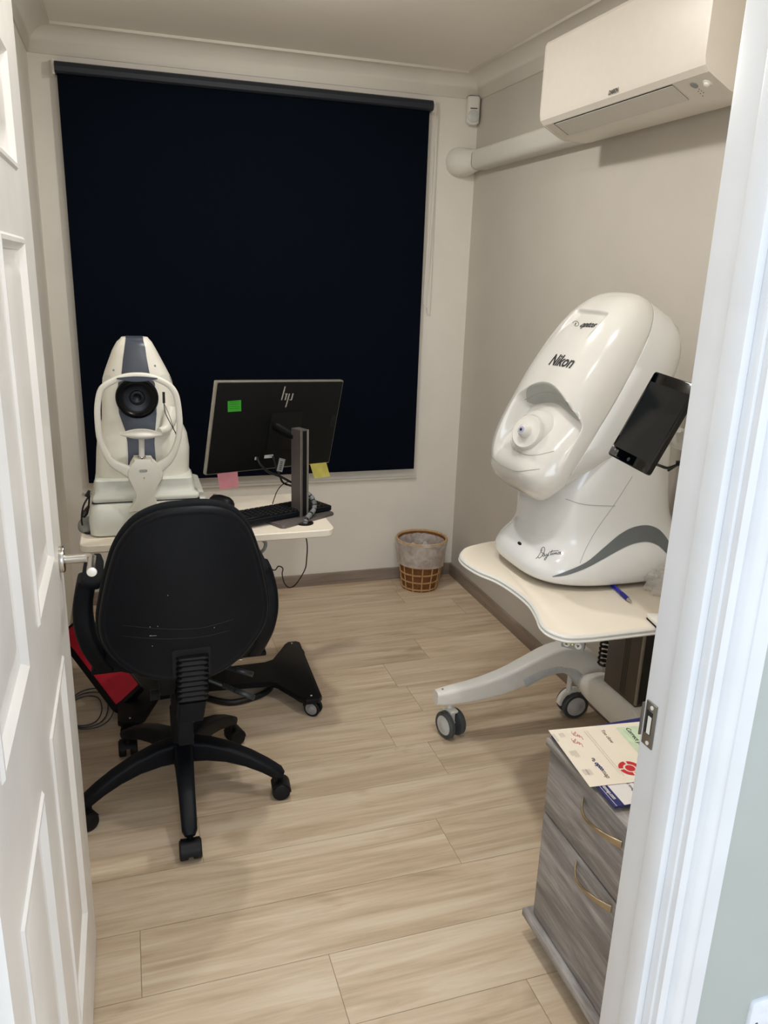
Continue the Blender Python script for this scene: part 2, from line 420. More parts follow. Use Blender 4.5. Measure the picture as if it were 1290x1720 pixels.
for a, b in (((DY0, DZ0), (DY1, DZ0)), ((DY1, DZ0), (DY1, DZ1)), ((DY1, DZ1), (DY0, DZ1)), ((DY0, DZ1), (DY0, DZ0))):
    add_quad(bm, (XF, *a), (XF, *b), (XT, *b), (XT, *a))
bmesh.ops.remove_doubles(bm, verts=bm.verts[:], dist=1e-5)
door = struct('door_1', bm, DOORW, sharp=20)
hb = nb(); HY, HZ = 1.592, .988
add_cyl(hb, (XF-.001, HY, HZ), (XF+.010, HY, HZ), .0265, 32, bev=.0025)
hr = obj('handle_rose', hb, CHROME, door)
hb = nb(); add_tube(hb, [(XF+.008, HY, HZ), (XF+.048, HY, HZ), (XF+.058, HY-.003, HZ), (XF+.063, HY-.013, HZ), (XF+.063, HY-.085, HZ)], .0098, 20); obj('door_handle', hb, CHROME, door)
hb = nb(); add_cyl(hb, (XF+.063, HY-.0845, HZ), (XF+.063, HY-.087, HZ), .0088, 20, bev=.0006); obj('handle_end_cap', hb, CHROMEP, door)
hb = nb(); add_cyl(hb, (XT+.001, HY, HZ), (XT-.010, HY, HZ), .0265, 32, bev=.0025); add_tube(hb, [(XT-.008, HY, HZ), (XT-.044, HY, HZ), (XT-.054, HY-.003, HZ), (XT-.058, HY-.013, HZ), (XT-.058, HY-.085, HZ)], .0098, 16); obj('door_handle', hb, CHROME, door)
hb = nb(); add_box(hb, ((XF+XT)/2, DY1+.0006, HZ), (.022, .0016, .15), bev=.0005); obj('latch_plate', hb, CHROME, door)

# =================================================================== BLIND
XBL, XBR = -.194, 1.364
bl = thing('roller_blind', 'navy blackout roller blind drawn down over the back wall window', 'blind', (.585, 3.70, .61))
bm = nb(); add_box(bm, (.585, 3.672, 1.445), (XBR-XBL, .0016, 1.655))
obj('fabric', bm, NAVY, bl)
bm = nb(); add_box(bm, (.585, 3.672, .617), (XBR-XBL, .010, .018), bev=.003); obj('bottom_bar', bm, NAVY, bl)
bm = nb(); pr = [(3.700, 2.306), (3.668, 2.306), (3.652, 2.300), (3.645, 2.285), (3.646, 2.268), (3.655, 2.262), (3.700, 2.262)]
add_loft(bm, [[Vector((x, y, z)) for y, z in pr] for x in (XBL-.006, XBR+.010)]); obj('roller_cassette', bm, NAVY2, bl, sharp=25)
for s, x in ((-1, XBL-.011), (1, XBR+.016)):
    bm = nb(); add_box(bm, (x, 3.684, 2.284), (.010, .055, .055), bev=.003); add_box(bm, (x, 3.71, 2.284), (.03, .008, .06), bev=.002); obj('bracket', bm, WPLAST, bl)
bm = nb()
add_tube(bm, [(1.388, 3.660, 2.29), (1.386, 3.664, 1.9), (1.376, 3.668, 1.47), (1.379, 3.668, 1.42), (1.388, 3.668, 1.415), (1.394, 3.668, 1.45), (1.396, 3.672, 1.9), (1.393, 3.676, 2.29)], .0022, 6, sm=5); obj('pull_chain', bm, WPLAST, bl)

# =================================================================== ALARM SENSOR
t = thing('motion_sensor', 'small white alarm motion sensor mounted high in the back corner', 'sensor', (1.583, 3.69, 2.225), math.radians(-14))
bm = nb()
rings = [[(a, b, h) for a, b in rrect(w, d, .016, 4, cy=-.0)] for w, d, h in ((.040, .030, 0), (.056, .040, .006), (.060, .046, .02), (.060, .046, .108), (.056, .042, .116), (.045, .034, .119))]
add_loft(bm, rings); obj('housing', bm, WPLAST, t, world=False)
bm = nb(); add_lathe(bm, [(.027, 0), (.026, .004), (.018, .007), (0.001, .008)], (0, -.021, .035), (0, -1, 0), 24); obj('lens_window', bm, M('sensor lens', '#c6c8c6', .3), t, world=False)
bm = nb(); add_box(bm, (0, -.0234, .066), (.032, .002, .0035)); obj('indicator_slot', bm, DARKGAP, t, world=False)
bm = nb(); add_tube(bm, [(-.03, .01, .114), (-.015, .004, .124), (.02, .006, .123), (.03, .0, .118)], .0016, 6, sm=4); obj('alarm_wire', bm, GREYC, t, world=False)

# =================================================================== PIPE TRUNKING
t = thing('pipe_trunking', 'white plastic pipe trunking running along right wall below air conditioner', 'trunking', (1.585, 3.2, 2.02))
def dsec(y, x1=.070, hz=.043, zc=2.068):
    out = []
    for a, b in rrect(x1*1.0, hz*2, .026, 5): out.append(Vector((XR-x1/2+a if a < 0 else XR, y, zc+b)))
    return out
bm = nb(); add_loft(bm, [dsec(2.6255), dsec(3.595)]); obj('duct', bm, WPLAST, t, sharp=50)
bm = nb(); add_loft(bm, [dsec(3.595, .069, .042), dsec(3.603, .069, .042)]); obj('joint_gap', bm, DARKGAP, t)
bm = nb()
rings = []
for y, w, h in ((3.602, .070, .088), (3.62, .082, .094), (3.645, .112, .104), (3.675, .142, .118), (3.70, .150, .126), (3.715, .150, .126)):
    rings.append([Vector((min(XR, XR-.035+.035-w/2+a), y, 2.066+b)) for a, b in rrect(w, h, min(w, h)*.48, 6)])
add_loft(bm, rings); obj('wall_elbow', bm, WPLAST, t, sharp=50)

# =================================================================== AIR CONDITIONER
t = thing('air_conditioner', 'white split air conditioner indoor unit high on right wall', 'air conditioner', (1.5, 2.21, 2.0))
AY0, AY1 = 1.80, 2.625
pr = [(1.620, 2.300), (1.388, 2.300), (1.376, 2.296), (1.371, 2.286), (1.370, 2.080), (1.374, 2.062), (1.386, 2.048), (1.452, 2.014), (1.470, 2.008), (1.545, 2.006), (1.575, 2.012), (1.620, 2.030)]
def acring(y, k=1.0, dx=0):
    cx, cz = 1.5, 2.16; return [Vector((min(XR, cx+(x-cx)*k), y, cz+(z-cz)*k)) for x, z in pr]
bm = nb(); add_loft(bm, [acring(AY0+.010), acring(AY1-.010)]); body = obj('body', bm, ACW, t, sharp=20)
for ya, yb in ((AY0+.010, AY0), (AY1-.010, AY1)):
    bm = nb(); add_loft(bm, [acring(ya, 1.008), acring(yb, 1.0), acring(yb-.0005 if yb < 2 else yb+.0005, .985)]); obj('end_cap', bm, ACW, t, sharp=20)
n_sl = Vector((2.048-2.014, 0, -(1.386-1.452))).normalized(); n_sl = Vector((-(2.048-2.014), 0, -(1.452-1.386))).normalized()
sl_x = Vector((1.452-1.386, 0, 2.014-2.048)).normalized()
def slope(s, y, off=0): return Vector((1.386, y, 2.048)) + sl_x*s + n_sl*off
fy0, fy1, fs0, fs1 = 1.945, 2.555, .006, .068
bm = nb(); 
for (s0, s1, a, b) in ((fs0-.0035, fs0, fy0-.002, fy1+.003), (fs0, fs1, fy1, fy1+.004), (fs0, fs1, fy0-.0016, fy0)):
    add_quad(bm, slope(s0, a, .0006), slope(s0, b, .0006), slope(s1, b, .0006), slope(s1, a, .0006))
obj('flap_gap', bm, DARKGAP, t)
bm = nb(); add_quad(bm, slope(fs1, fy0, .0006), slope(fs1, fy1, .0006), slope(fs1+.0012, fy1, .0006), slope(fs1+.0012, fy0, .0006)); obj('flap_shadow_line', bm, GREYP, t)
bm = nb()
for s_, o_ in ((0, 0),):
    v = [slope(fs0+.0006, fy0+.001, -.001), slope(fs0+.0006, fy1-.001, -.001), slope(fs1, fy1-.001, -.001), slope(fs1, fy0+.001, -.001)]
    w = [slope(fs0+.0006, fy0+.001, .0014), slope(fs0+.0006, fy1-.001, .0014), slope(fs1, fy1-.001, .0014), slope(fs1, fy0+.001, .0014)]
    add_loft(bm, [v, w])
obj('air_flap', bm, ACW2, t)
bm = nb(); p = PP(1166, 143, slope(0, 2), n_sl); add_lathe(bm, [(.0115, 0), (.0115, .0012), (.010, .0016)], p, n_sl, 24); obj('signal_receiver', bm, GREYP, t)
bm = nb(); p = PP(1189, 140, slope(0, 2), n_sl); add_lathe(bm, [(.014, 0), (.012, .002), (.009, .003), (.008, .007), (.005, .009), (.0005, .0095)], p, n_sl, 20); obj('motion_eye', bm, WPLAST, t)
bm = nb()
for q in ((1174.5, 149.5), (1178, 152.5), (1181.5, 155.5), (1173, 153.5), (1176.5, 157), (1180.5, 161)):
    add_lathe(bm, [(.0016, 0), (.0016, .0006)], PP(*q, slope(0, 2), n_sl), n_sl, 8)
obj('indicator_lights', bm, INKG, t)
w_ = text_w('DAIKIN', .024, .9, .0009)
q = PX(1022, 160, 1.370); bm = text_bm('DAIKIN', .016, plane_fn((1.3695, q.y, q.z), (0, -1, .012), (0, 0, 1), .0004), shear=.25, bold=.0005, width=.9)
obj('logo', bm, INK, t)

# =================================================================== WASTE BASKET
BX, BY = 1.388, 3.575
t = thing('waste_basket', 'brown woven wicker waste basket standing in the back right corner', 'basket', (BX, BY, 0))
def brad(z): return .088 + (.128-.088)*(z/.268)
bm = nb(); prof = [(.001, .004), (.085, .004), (brad(.0), 0)] + [(brad(z), z) for z in (.05, .1, .15, .2, .262)] + [(brad(.262)-.008, .262), (brad(.1)-.008, .1), (.082, .012), (.001, .012)]
add_lathe(bm, prof, (0, 0, 0), (0, 0, 1), 48, cap=False); obj('basket_body', bm, WICK, t, world=False)
bm = nb()
for k in range(13):
    a = 2*PI*k/13+.12
    add_tube(bm, [((brad(z)+.002)*math.cos(a), (brad(z)+.002)*math.sin(a), z) for z in (.002, .07, .14, .2, .262)], .0035, 6)
for i, z in enumerate((.012, .052, .094, .138, .182, .226)):
    for s in (0, PI):
        add_tube(bm, [((brad(z)+.0025+.0015*math.sin(26*a+s))*math.cos(a), (brad(z)+.0025+.0015*math.sin(26*a+s))*math.sin(a), z+.003*math.cos(26*a+s)) for a in [2*PI*j/130 for j in range(131)]], .0022, 5)
obj('rope_lattice', bm, WICKL, t, world=False)
bm = nb(); add_tube(bm, [(brad(.265)*math.cos(a), brad(.265)*math.sin(a), .265) for a in [2*PI*j/48 for j in range(49)]], .006, 8); obj('rim', bm, WICKL, t, world=False)
t = thing('bin_liner', 'frosted plastic bin liner folded over the wicker basket rim', 'bag', (BX, BY, .14))
bm = nb(); rings = []
rng = random.Random(3)
ph = [rng.uniform(0, 6.28) for _ in range(8)]
def wr(a, k): return sum(math.sin((3+2*i)*a+ph[i]+k) for i in range(6))/6
levels = [('o', .150), ('o', .17), ('o', .20), ('o', .23), ('o', .262), ('t', .274), ('i', .262), ('i', .235), ('i', .21)]
for kind, z in levels:
    ring = []
    for j in range(72):
        a = 2*PI*j/72; w = wr(a, z*20)
        if kind == 'o': r = brad(z)+.0085+.0035*w; zz = z-.018 - (.010*math.sin(a*1.0+.8) if z < .16 else 0) + .018*(z-.150)/.112
        elif kind == 't': r = brad(.262)+.001+.002*w; zz = .2745+.002*w
        else: r = brad(z)-.012-.012*abs(w)*(1 if z < .25 else .3); zz = z-.014 + .02*w*(1 if z < .22 else 0)
        ring.append(((r*math.cos(a)), r*math.sin(a), zz-.002+.02*0))
    rings.append(ring)
add_loft(bm, rings, cap0=False, cap1=False); obj('folded_film', bm, LINER, t, world=False).location.z = -.14
bm = nb(); rings = []
for k in range(6):
    r = .098*(1-k/5.5); rings.append([(r*math.cos(a)*(1+.1*wr(a, k)), r*math.sin(a)*(1+.1*wr(a, k)), .205+.03*wr(a*2, k*1.3)*(1-k/8)-.012*k) for a in [2*PI*j/60 for j in range(60)]])
add_loft(bm, rings, cap0=False); obj('crumpled_film', bm, LINER, t, world=False).location.z = -.14

# =================================================================== RIGHT INSTRUMENT TABLE
def caster(parent, p, ang, r=.045, w=.020, gap=.028, tyre=CASTG, hub=CASTW, forkm=LEGW, swivel=.03, top=.125):
    """twin wheel caster: child 'caster' with wheel and hub sub-parts; p on the floor, ang = rolling heading"""
    d = Vector((math.cos(ang), math.sin(ang), 0)); s = Vector((-d.y, d.x, 0)); c = Vector((p[0], p[1], r))
    bm = nb(); st = c - d*swivel
    add_cyl(bm, st+Vector((0, 0, top-r)), st+Vector((0, 0, r*.75)), .010, 14)
    hood = []
    for i in range(9):
        a = PI*(.02+.9*i/8); hood.append((c - d*math.cos(a)*(r*1.12)*-1 + Vector((0, 0, math.sin(a)*r*1.12))))
    hood = [c + d*(-math.cos(PI*(.0+.62*i/8)))*r*1.10 + Vector((0, 0, math.sin(PI*(.0+.62*i/8))*r*1.10)) for i in range(9)]
    add_sweep(bm, hood, [[(-gap/2, -.004), (gap/2, -.004), (gap/2, .004), (-gap/2, .004)]]*9, s)
    add_cyl(bm, c-s*(gap/2+w), c+s*(gap/2+w), .008, 12)
    add_box(bm, c+Vector((0, 0, r*.35)), (gap*.7, gap*.8, r*1.1), rot=Matrix.Rotation(ang, 3, 'Z'), bev=.003)
    cs = obj('caster', bm, forkm, parent)
    for sg in (-1, 1):
        a = c + s*sg*(gap/2); b = c + s*sg*(gap/2+w)
        bm = nb(); add_lathe(bm, [(r*.72, 0), (r-.004, 0), (r, .003), (r, w-.004), (r-.004, w), (r*.76, w), (r*.74, w-.002)], a, b-a, 32); obj('wheel', bm, tyre, cs)
        bm = nb(); ax = (b-a).normalized()
        add_lathe(bm, [(r*.75, w-.003), (r*.73, w-.001), (r*.35, w+.001), (r*.3, w+.003), (.002, w+.0035)], a, ax, 28); obj('hub', bm, hub, cs)
    return cs

ZT = .722
t = tbl = thing('instrument_table', 'cream topped height adjustable table on white casters along right wall', 'table', (1.45, 1.9, 0))
edge_px = [(793, 916.5), (782, 921), (775.5, 929), (776.5, 936), (786, 945), (807, 957.5), (837, 970), (866, 988), (891, 1008.5), (905, 1030), (911, 1045), (922, 1056), (940, 1064), (960, 1067.5), (996, 1065.5), (1100, 1055)]
E2 = [PZ(x, y, ZT) for x, y in edge_px]
poly = [(p.x, p.y) for p in smooth_path([Vector((p.x, p.y, 0)) for p in E2[:-1]], 4)]
yend = E2[-1].y; xs_ = 1.585
poly += [(xs_-.03, E2[-2].y-.004), (xs_, E2[-2].y+.02), (xs_, 2.20), (xs_-.02, 2.222), (1.11, 2.222)]
poly.append((1.075, 2.212))
bm = nb(); add_poly(bm, poly, ZT-.006, ZT, bev=.002); obj('tabletop', bm, CREAM, t, sharp=50)
def inset(poly, d):
    out = []; n = len(poly); area = sum(poly[i][0]*poly[(i+1) % n][1]-poly[(i+1) % n][0]*poly[i][1] for i in range(n)); s = 1 if area > 0 else -1
    for i in range(n):
        a, b, c = Vector(poly[i-1]), Vector(poly[i]), Vector(poly[(i+1) % n]); e = (c-a).normalized(); out.append((b.x - s*e.y*d, b.y + s*e.x*d))
    return out
bm = nb(); rings = []
for d, z in ((.0005, ZT-.0005), (-.004, ZT-.0015), (-.0065, ZT-.005), (-.005, ZT-.009), (-.0035, ZT-.0105), (-.006, ZT-.012), (-.0085, ZT-.015), (-.006, ZT-.019), (.004, ZT-.021)):
    rings.append([(x, y, z) for x, y in inset(poly, d)])
add_loft(bm, rings, cap0=False); obj('edge_moulding', bm, EDGEW, t, sharp=50)
# control pad
bm = nb(); padp = None
pc = PZ(962, 1082, .6885); pu = (PZ(978, 1086.0, .6885)-PZ(947, 1078.5, .6885)).normalized()
pn = Vector((pu.y, -pu.x, 0)); 
if pn.y > 0: pn = -pn
pv = (Vector((0, 0, 1)) - pn*.1).normalized(); pv = pu.cross(-pn).normalized()*-1
pv = Vector((0, 0, 1)); pm = frame(pc, pu, pv, pn)
add_poly(bm, rrect(.056, .025, .002), -.018, .003, pm, bev=.001); pad = obj('height_control_pad', bm, GREYP, t)
for sx in (-.0145, .0145):
    bm = nb(); add_lathe(bm, [(.0085, 0), (.0085, .0015), (.007, .002)], pm @ Vector((sx, 0, .003)), pn, 20); obj('button', bm, WPLAST, pad)
    bm = nb(); k = 1 if sx < 0 else -1
    f = [pm @ Vector((sx+a*.0045, b*.0045*k, .0053)) for a, b in ((-1, -.7), (1, -.7), (0, .9))]; bm.faces.new([bm.verts.new(p) for p in f]); obj('arrow_mark', bm, INKG, pad)
bm = nb(); add_lathe(bm, [(.0018, 0), (.0018, .001)], pm @ Vector((0, 0, .003)), pn, 10); obj('indicator_light', bm, LEDY, pad)
# column
CX0, CX1, CY0, CY1, CZ0 = 1.478, 1.575, 1.862, 2.04, .255
bm = nb(); add_box(bm, ((CX0+CX1)/2, (CY0+CY1)/2, (CZ0+ZT-.019)/2), (CX1-CX0, CY1-CY0, ZT-.019-CZ0), bev=.002)
col_ = obj('column', bm, BRONZE, t)
bm = nb()
for y in (CY0+.062, CY0+.070, CY0+.078, CY0+.086): add_box(bm, (CX0-.0004, y, (CZ0+ZT-.019)/2), (.001, .0018, ZT-.04-CZ0))
obj('column_groove', bm, BRONZED, t)
bm = nb(); add_box(bm, (CX0+.001, CY0+.001, (CZ0+ZT-.019)/2), (.008, .008, ZT-.035-CZ0), bev=.002); obj('column_corner_strip', bm, M('corner strip', '#9d968c', .35, metal=.4), t)
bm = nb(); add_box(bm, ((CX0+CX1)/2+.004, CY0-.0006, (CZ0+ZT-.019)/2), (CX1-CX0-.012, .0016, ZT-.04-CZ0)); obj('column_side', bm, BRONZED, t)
# base plate moulding around column foot
bm = nb(); rings = []
ccx, ccy = (CX0+CX1)/2+.014, (CY0+CY1)/2
for hx, hy, z, oy in ((.060, .29, .13, 0), (.072, .29, .15, 0), (.074, .28, .185, 0), (.074, .20, .215, 0), (.072, .135, .238, 0), (.064, .108, .250, 0), (.055, .100, .256, 0)):
    rings.append([(min(p.x, 1.603), p.y, p.z) for p in sup(ccx, ccy, hx, hy, 3.2, z, 40)])
add_loft(bm, rings); obj('base_bridge', bm, LEGW, t, sharp=50)
# two arched side legs
def side_leg(yc):
    path = [(.948, .160), (1.0, .161), (1.11, .171), (1.217, .193), (1.30, .226), (1.38, .256), (1.45, .262), (1.51, .240), (1.55, .19), (1.58, .14)]
    hh = [.028, .034, .040, .046, .046, .048, .051, .053, .050, .036]
    ww = [.022, .026, .028, .031, .034, .036, .038, .038, .036, .032]
    P = smooth_path([Vector((x, yc, z)) for x, z in path], 3); H = smooth_path([Vector((h, w, 0)) for h, w in zip(hh, ww)], 3)
    secs = [[(a, b) for a, b in rrect(h.y*2, h.x*2*.86, .012, 3)] for h in H]
    bm = nb(); add_sweep(bm, P, secs, (0, 1, 0)); lg = obj('leg', bm, LEGW, t, sharp=45)
    bm = nb(); pth = [(1.27, .186), (1.33, .212), (1.39, .226), (1.44, .220), (1.485, .186), (1.51, .150)]
    P = smooth_path([Vector((x, yc-.004, z)) for x, z in pth], 3)
    add_sweep(bm, P, [[(a, b) for a, b in rrect(.066, .040, .010, 2)]]*len(P), (0, 1, 0)); obj('leg_underside_cover', bm, M('cool grey leg cover', '#ced3d6', .4), lg)
    bm = nb(); add_cyl(bm, (.972, yc, .183), (.972, yc, .1905), .0035, 10); obj('leg_screw', bm, GREYP, lg)
side_leg(2.235); side_leg(1.455)
caster(t, (1.012, 2.238), math.radians(-74), r=.048, swivel=.012, top=.15)
caster(t, (1.505, 2.25), math.radians(-3), r=.050, swivel=.02, top=.17)
caster(t, (1.035, 1.475), math.radians(-70), r=.048, swivel=.018, top=.15)
caster(t, (1.505, 1.465), math.radians(20), r=.050, swivel=.02, top=.17)
# coiled cable beside the column
bm = nb(); pts = [Vector((1.50+.014*math.cos(i*.8), 2.09+.014*math.sin(i*.8), .70-.0022*i)) for i in range(190)]
add_tube(bm, pts, .0042, 6); obj('coiled_cable', bm, CABLE, t)

# =================================================================== RETINAL SCANNER
YC = 1.965
t = scn = thing('retinal_scanner', 'large glossy white retinal scanner with tilted hood on cream table', 'scanner', (1.33, YC, ZT))
O = Vector((1.058, YC, .958)); TT = Vector((.4785, 0, .8781)); NN = Vector((-.8781, 0, .4785)); YY = Vector((0, 1, 0))
UL, UA, UC, UD = .314, .184, .319, .126
DC = -.046    # the face recess sits towards the doorway side
def sstep(a, b, x):
    k = min(1, max(0, (x-a)/(b-a))); return k*k*(3-2*k)
def u_brow(dy): return .300 - 3.0*(dy-DC)**2
def hexp(du): return 2.6+.4*sstep(0, .6, du) if du > 0 else 2.6+2.0*sstep(0, .6, -du)
def hood(u, dy, recess=True):
    du = (u-UC)/UL; p = hexp(du)
    r = (abs(du)**p + abs(dy/UA)**p)**(1/p); r = min(r, 1)
    h = UD*(1-r**3.3)**(1/2.4)
    h *= 1 - .14*max(0, du)
    if recess:
        ub = u_brow(dy); lat = 1-sstep(.116, .136, abs(dy-DC))
        k = (1-sstep(ub-.026, ub, u))*sstep(.045, .10, u)*lat
        dep = .014 + .040*sstep(.06, ub-.02, u) - .020*math.exp(-((u-.155)/.05)**2-((dy-DC)/.05)**2)
        h -= dep*k
        # shallow scoop around the maker name near the top
        k2 = (1-sstep(.525, .540, u))*(1-sstep(.068, .080, abs(dy+.008)))
        h -= .012*k2*sstep(.43, .53, u)
    return O + TT*u + YY*dy + NN*h
bm = nb(); NA, NR = 260, 130; rings = []
for i in range(NR+1):
    k = i/NR; r = 1-(1-k)**1.9
    r = max(r, 1e-4); ring = []
    for j in range(NA):
        a = 2*PI*j/NA; c, s = math.cos(a), math.sin(a); p = hexp(c)
        q = (abs(c)**p+abs(s)**p)**(-1/p)
        ring.append(hood(UC+UL*r*q*c, UA*r*q*s))
    rings.append(ring)
def oring(k, dn, n=NA, sh=0):
    o_ = []
    for j in range(n):
        a = 2*PI*j/n; c, s = math.cos(a), math.sin(a); p = hexp(c); q_ = (abs(c)**p+abs(s)**p)**(-1/p)
        o_.append(O + TT*(UC+sh+(UL*k)*q_*c) + YY*((UA*k)*q_*s) - NN*dn)
    return o_
rings.append(oring(.992, .0015)); rings.append(oring(.97, .002))
add_loft(bm, rings, cap0=True, cap1=True)
hood_o = obj('hood', bm, OPTW, t, sharp=60)
hb_ = bvh_of(hood_o)
def bring_(k, dn, bk, n=96):
    o_ = []
    for j in range(n):
        a = 2*PI*j/n; c, s = math.cos(a), math.sin(a); p = hexp(c); q_ = (abs(c)**p+abs(s)**p)**(-1/p)
        o_.append(O + TT*(UC+(UL*k)*q_*c*(1 if c > 0 else bk)) + YY*((UA*k)*q_*s) - NN*dn)
    return o_
bm = nb(); add_loft(bm, [bring_(k, dn, bk) for k, dn, bk in ((.985, .0015, .97), (.999, .003, .95), (1.0, .03, .80), (1.0, .075, .55), (.975, .115, .45), (.90, .145, .4), (.7, .163, .3), (.35, .170, .3))])
back_o = obj('back_shell', bm, OPTW2, t, sharp=60)
bm = nb(); rows = []
for k in range(9):
    row = []
    for i in range(65):
        d = DC-.118+.236*i/64; e = 1-abs((d-DC)/.118)**4; ub = u_brow(d); row.append(hood(ub-.014*1 + (-.020+.040*k/8)*max(e, .02)*.95 - .002, d) + NN*.0004 - TT*.0005)
    rows.append(row)
add_loft(bm, rows, closed=False); obj('brow_band', bm, OPTG, t, sharp=80)
# seam lines of the face recess
def hood_line(name, pts, r, mat):
    bm = nb(); add_tube(bm, [hood(u, d) + NN*.0004 for u, d in pts], r, 5); return obj(name, bm, mat, t)
seam = [(.056-.0*abs(d), d) for d in [i*.01 for i in range(-11, 12)]]
hood_line('face_panel_seam', [(.046+14*abs(d)**3, d) for d in [i*.01 for i in range(-14, 10)]], .0008, GREYP)
hood_line('face_pad_seam', [(.100+70*abs(d-DC)**3.2, d) for d in [DC+i*.01 for i in range(-10, 9)]], .0007, GREYP)
hood_line('brow_seam', [(u_brow(d)-.014, d) for d in [DC+i*.01 for i in range(-12, 13)]], .0008, GREYP)
# eyepiece
pe = hood(.158, -.058); ax = (NN*.90 + TT*-.10 + YY*-.36).normalized()
bm = nb(); add_lathe(bm, [(.074, -.03), (.066, -.016), (.054, -.006), (.049, .002), (.048, .009), (.044, .013), (.028, .011), (.020, .014), (.018, .020), (.016, .029), (.011, .034), (.001, .035)], pe, ax, 36); ep = obj('eyepiece', bm, OPTW, t)
bm = nb(); add_lathe(bm, [(.0095, .0338), (.0095, .035), (.007, .0356), (.001, .0358)], pe, ax, 20); obj('eyepiece_ring', bm, M('blue grey ring', '#9aa0ba', .4), ep)
bm = nb(); add_lathe(bm, [(.0040, .035), (.004, .0365), (.001, .0367)], pe, ax, 12); obj('eyepiece_aperture', bm, INK, ep)
# body: neck, back shell and flared base in one loft
S = [(.731, 1.09, 1.585, .190, 3.2), (.737, 1.062, 1.595, .206, 3.2), (.752, 1.043, 1.60, .216, 3.2), (.775, 1.040, 1.598, .217, 3.1), (.80, 1.052, 1.59, .212, 3.0), (.825, 1.074, 1.575, .203, 2.9), (.85, 1.090, 1.555, .192, 2.9), (.88, 1.096, 1.530, .184, 3),
     (.92, 1.098, 1.508, .180, 3.2), (.96, 1.102, 1.495, .179, 3.4), (1.0, 1.104, 1.485, .179, 3.6), (1.06, 1.132, 1.475, .179, 3.6), (1.14, 1.175, 1.47, .178, 3.4), (1.22, 1.225, 1.46, .170, 3), (1.30, 1.28, 1.44, .13, 3), (1.36, 1.34, 1.43, .06, 2.6)]
prof = smooth_path([Vector((a, b, c)) for a, b, c, d, e in S], 4); prof2 = smooth_path([Vector((d, e, 0)) for a, b, c, d, e in S], 4)
bm = nb(); rings = [sup((p.y+p.z)/2, YC, (p.z-p.y)/2, q.x, max(q.y, 2), p.x, 72) for p, q in zip(prof, prof2)]
add_loft(bm, rings); body_o = obj('body', bm, OPTW2, t, sharp=60)
bb = bvh_of(body_o)
bm = nb()
rings = [sup(1.33, YC, .22, .17, 3, z, 40) for z in (ZT, .732)]
add_loft(bm, rings); obj('base_foot', bm, DARKGAP, t)
# slate swoosh on the near side
up_ = [(928, 968), (950, 960), (985, 944), (1015, 919), (1040, 898), (1062, 886), (1085, 882), (1103, 887), (1116, 899), (1128, 918), (1140, 940)]
lo_ = [(928, 969), (952, 966), (985, 954), (1015, 938), (1040, 924), (1062, 914), (1085, 910), (1103, 915), (1114, 924), (1124, 936), (1134, 952)]
bm = nb(); rows = []
up_s = smooth_path([Vector((a, b, 0)) for a, b in up_], 5); lo_s = smooth_path([Vector((a, b, 0)) for a, b in lo_], 5)
for k in range(5):
    row = []
    for a, b in zip(up_s, lo_s):
        q = a.lerp(b, k/4); p = on_surface(bb, q.x, q.y, .0012)
        row.append(p)
    rows.append(row)
n = min(min((i for i, p in enumerate(r) if p is None), default=len(r)) for r in rows)
add_loft(bm, [r[:n] for r in rows], closed=False); obj('swoosh_band', bm, SWOOSH, t, sharp=60)
# side seam lines
def surf_line(name, bvh, px, r, mat, par=t, sm=5, off=.0003):
    q = smooth_path([Vector((a, b, 0)) for a, b in px], sm); pts = [on_surface(bvh, v.x, v.y, off) for v in q]
    pts = [p for p in pts if p is not None]; bm = nb(); add_tube(bm, pts, r, 5); return obj(name, bm, mat, par)
surf_line('body_seam', bb, [(950, 838), (975, 846), (1000, 849), (1033, 850)], .0007, GREYP)
surf_line('side_panel_seam', bb, [(974, 946), (985, 920), (1003, 888), (1030, 850), (1062, 800)], .0006, GREYP)
# sensor slot at the front of the base
bm = nb(); p = on_surface(bb, 873, 913, .0005); add_lathe(bm, [(.009, 0), (.009, .001), (.007, .0015)], (0, 0, 0), (0, 0, 1), 18)
bmesh.ops.transform(bm, matrix=Matrix.Translation(p) @ Matrix.Rotation(math.radians(-60), 4, 'Y') @ Matrix.Diagonal((.5, 1.2, 1, 1)), verts=bm.verts[:]); obj('status_light', bm, INK, t)
# lettering, laid on the hood and base surfaces
def hood_px_fn(x0, y0, x1, y1, vx, vy, wid):
    """text along pixels -> converted once into hood coordinates"""
    def uv(px, py):
        p = on_surface(hb_, px, py, 0); return p.y-YC, (p-O).dot(TT)
    a, b = uv(x0, y0), uv(x1, y1); L = wid
    du = ((b[0]-a[0])/L, (b[1]-a[1])/L); ln = math.hypot(*du)
    return lambda s, v: hood(a[1]+du[1]*s + v*vy, a[0]+du[0]*s + v*vx) + NN*.0012
wid = text_w('Nikon', .05, .8, .0012)
fn = hood_px_fn(921, 612, 957, 618, -.0, .95, wid); bm = text_bm('Nikon', .05, fn, shear=.22, bold=.0012, width=.8, sub=1); obj('maker_lettering', bm, INK, t, recalc=False)
wid = text_w('optos', .03, .9, .001)
fn = hood_px_fn(973, 549, 997, 550, 0, .95, wid); bm = text_bm('optos', .03, fn, shear=.25, bold=.001, width=.9, sub=1); obj('brand_lettering', bm, INK, t, recalc=False)
bm = nb()
def hp(px, py): return on_surface(hb_, px, py, .0008)
add_tube(bm, [hp(962, 543), hp(965, 540), hp(969, 540), hp(972, 543), hp(971.5, 546.5), hp(968, 548), hp(964.5, 546.5)], .0007, 5, sm=3); add_tube(bm, [hp(966.5, 545.5), hp(967.5, 543)], .0016, 6); obj('eye_emblem', bm, INKG, t)
bm = nb(); K = 16.125
def dp(x, y): return (880+x/K, 900+y/K)
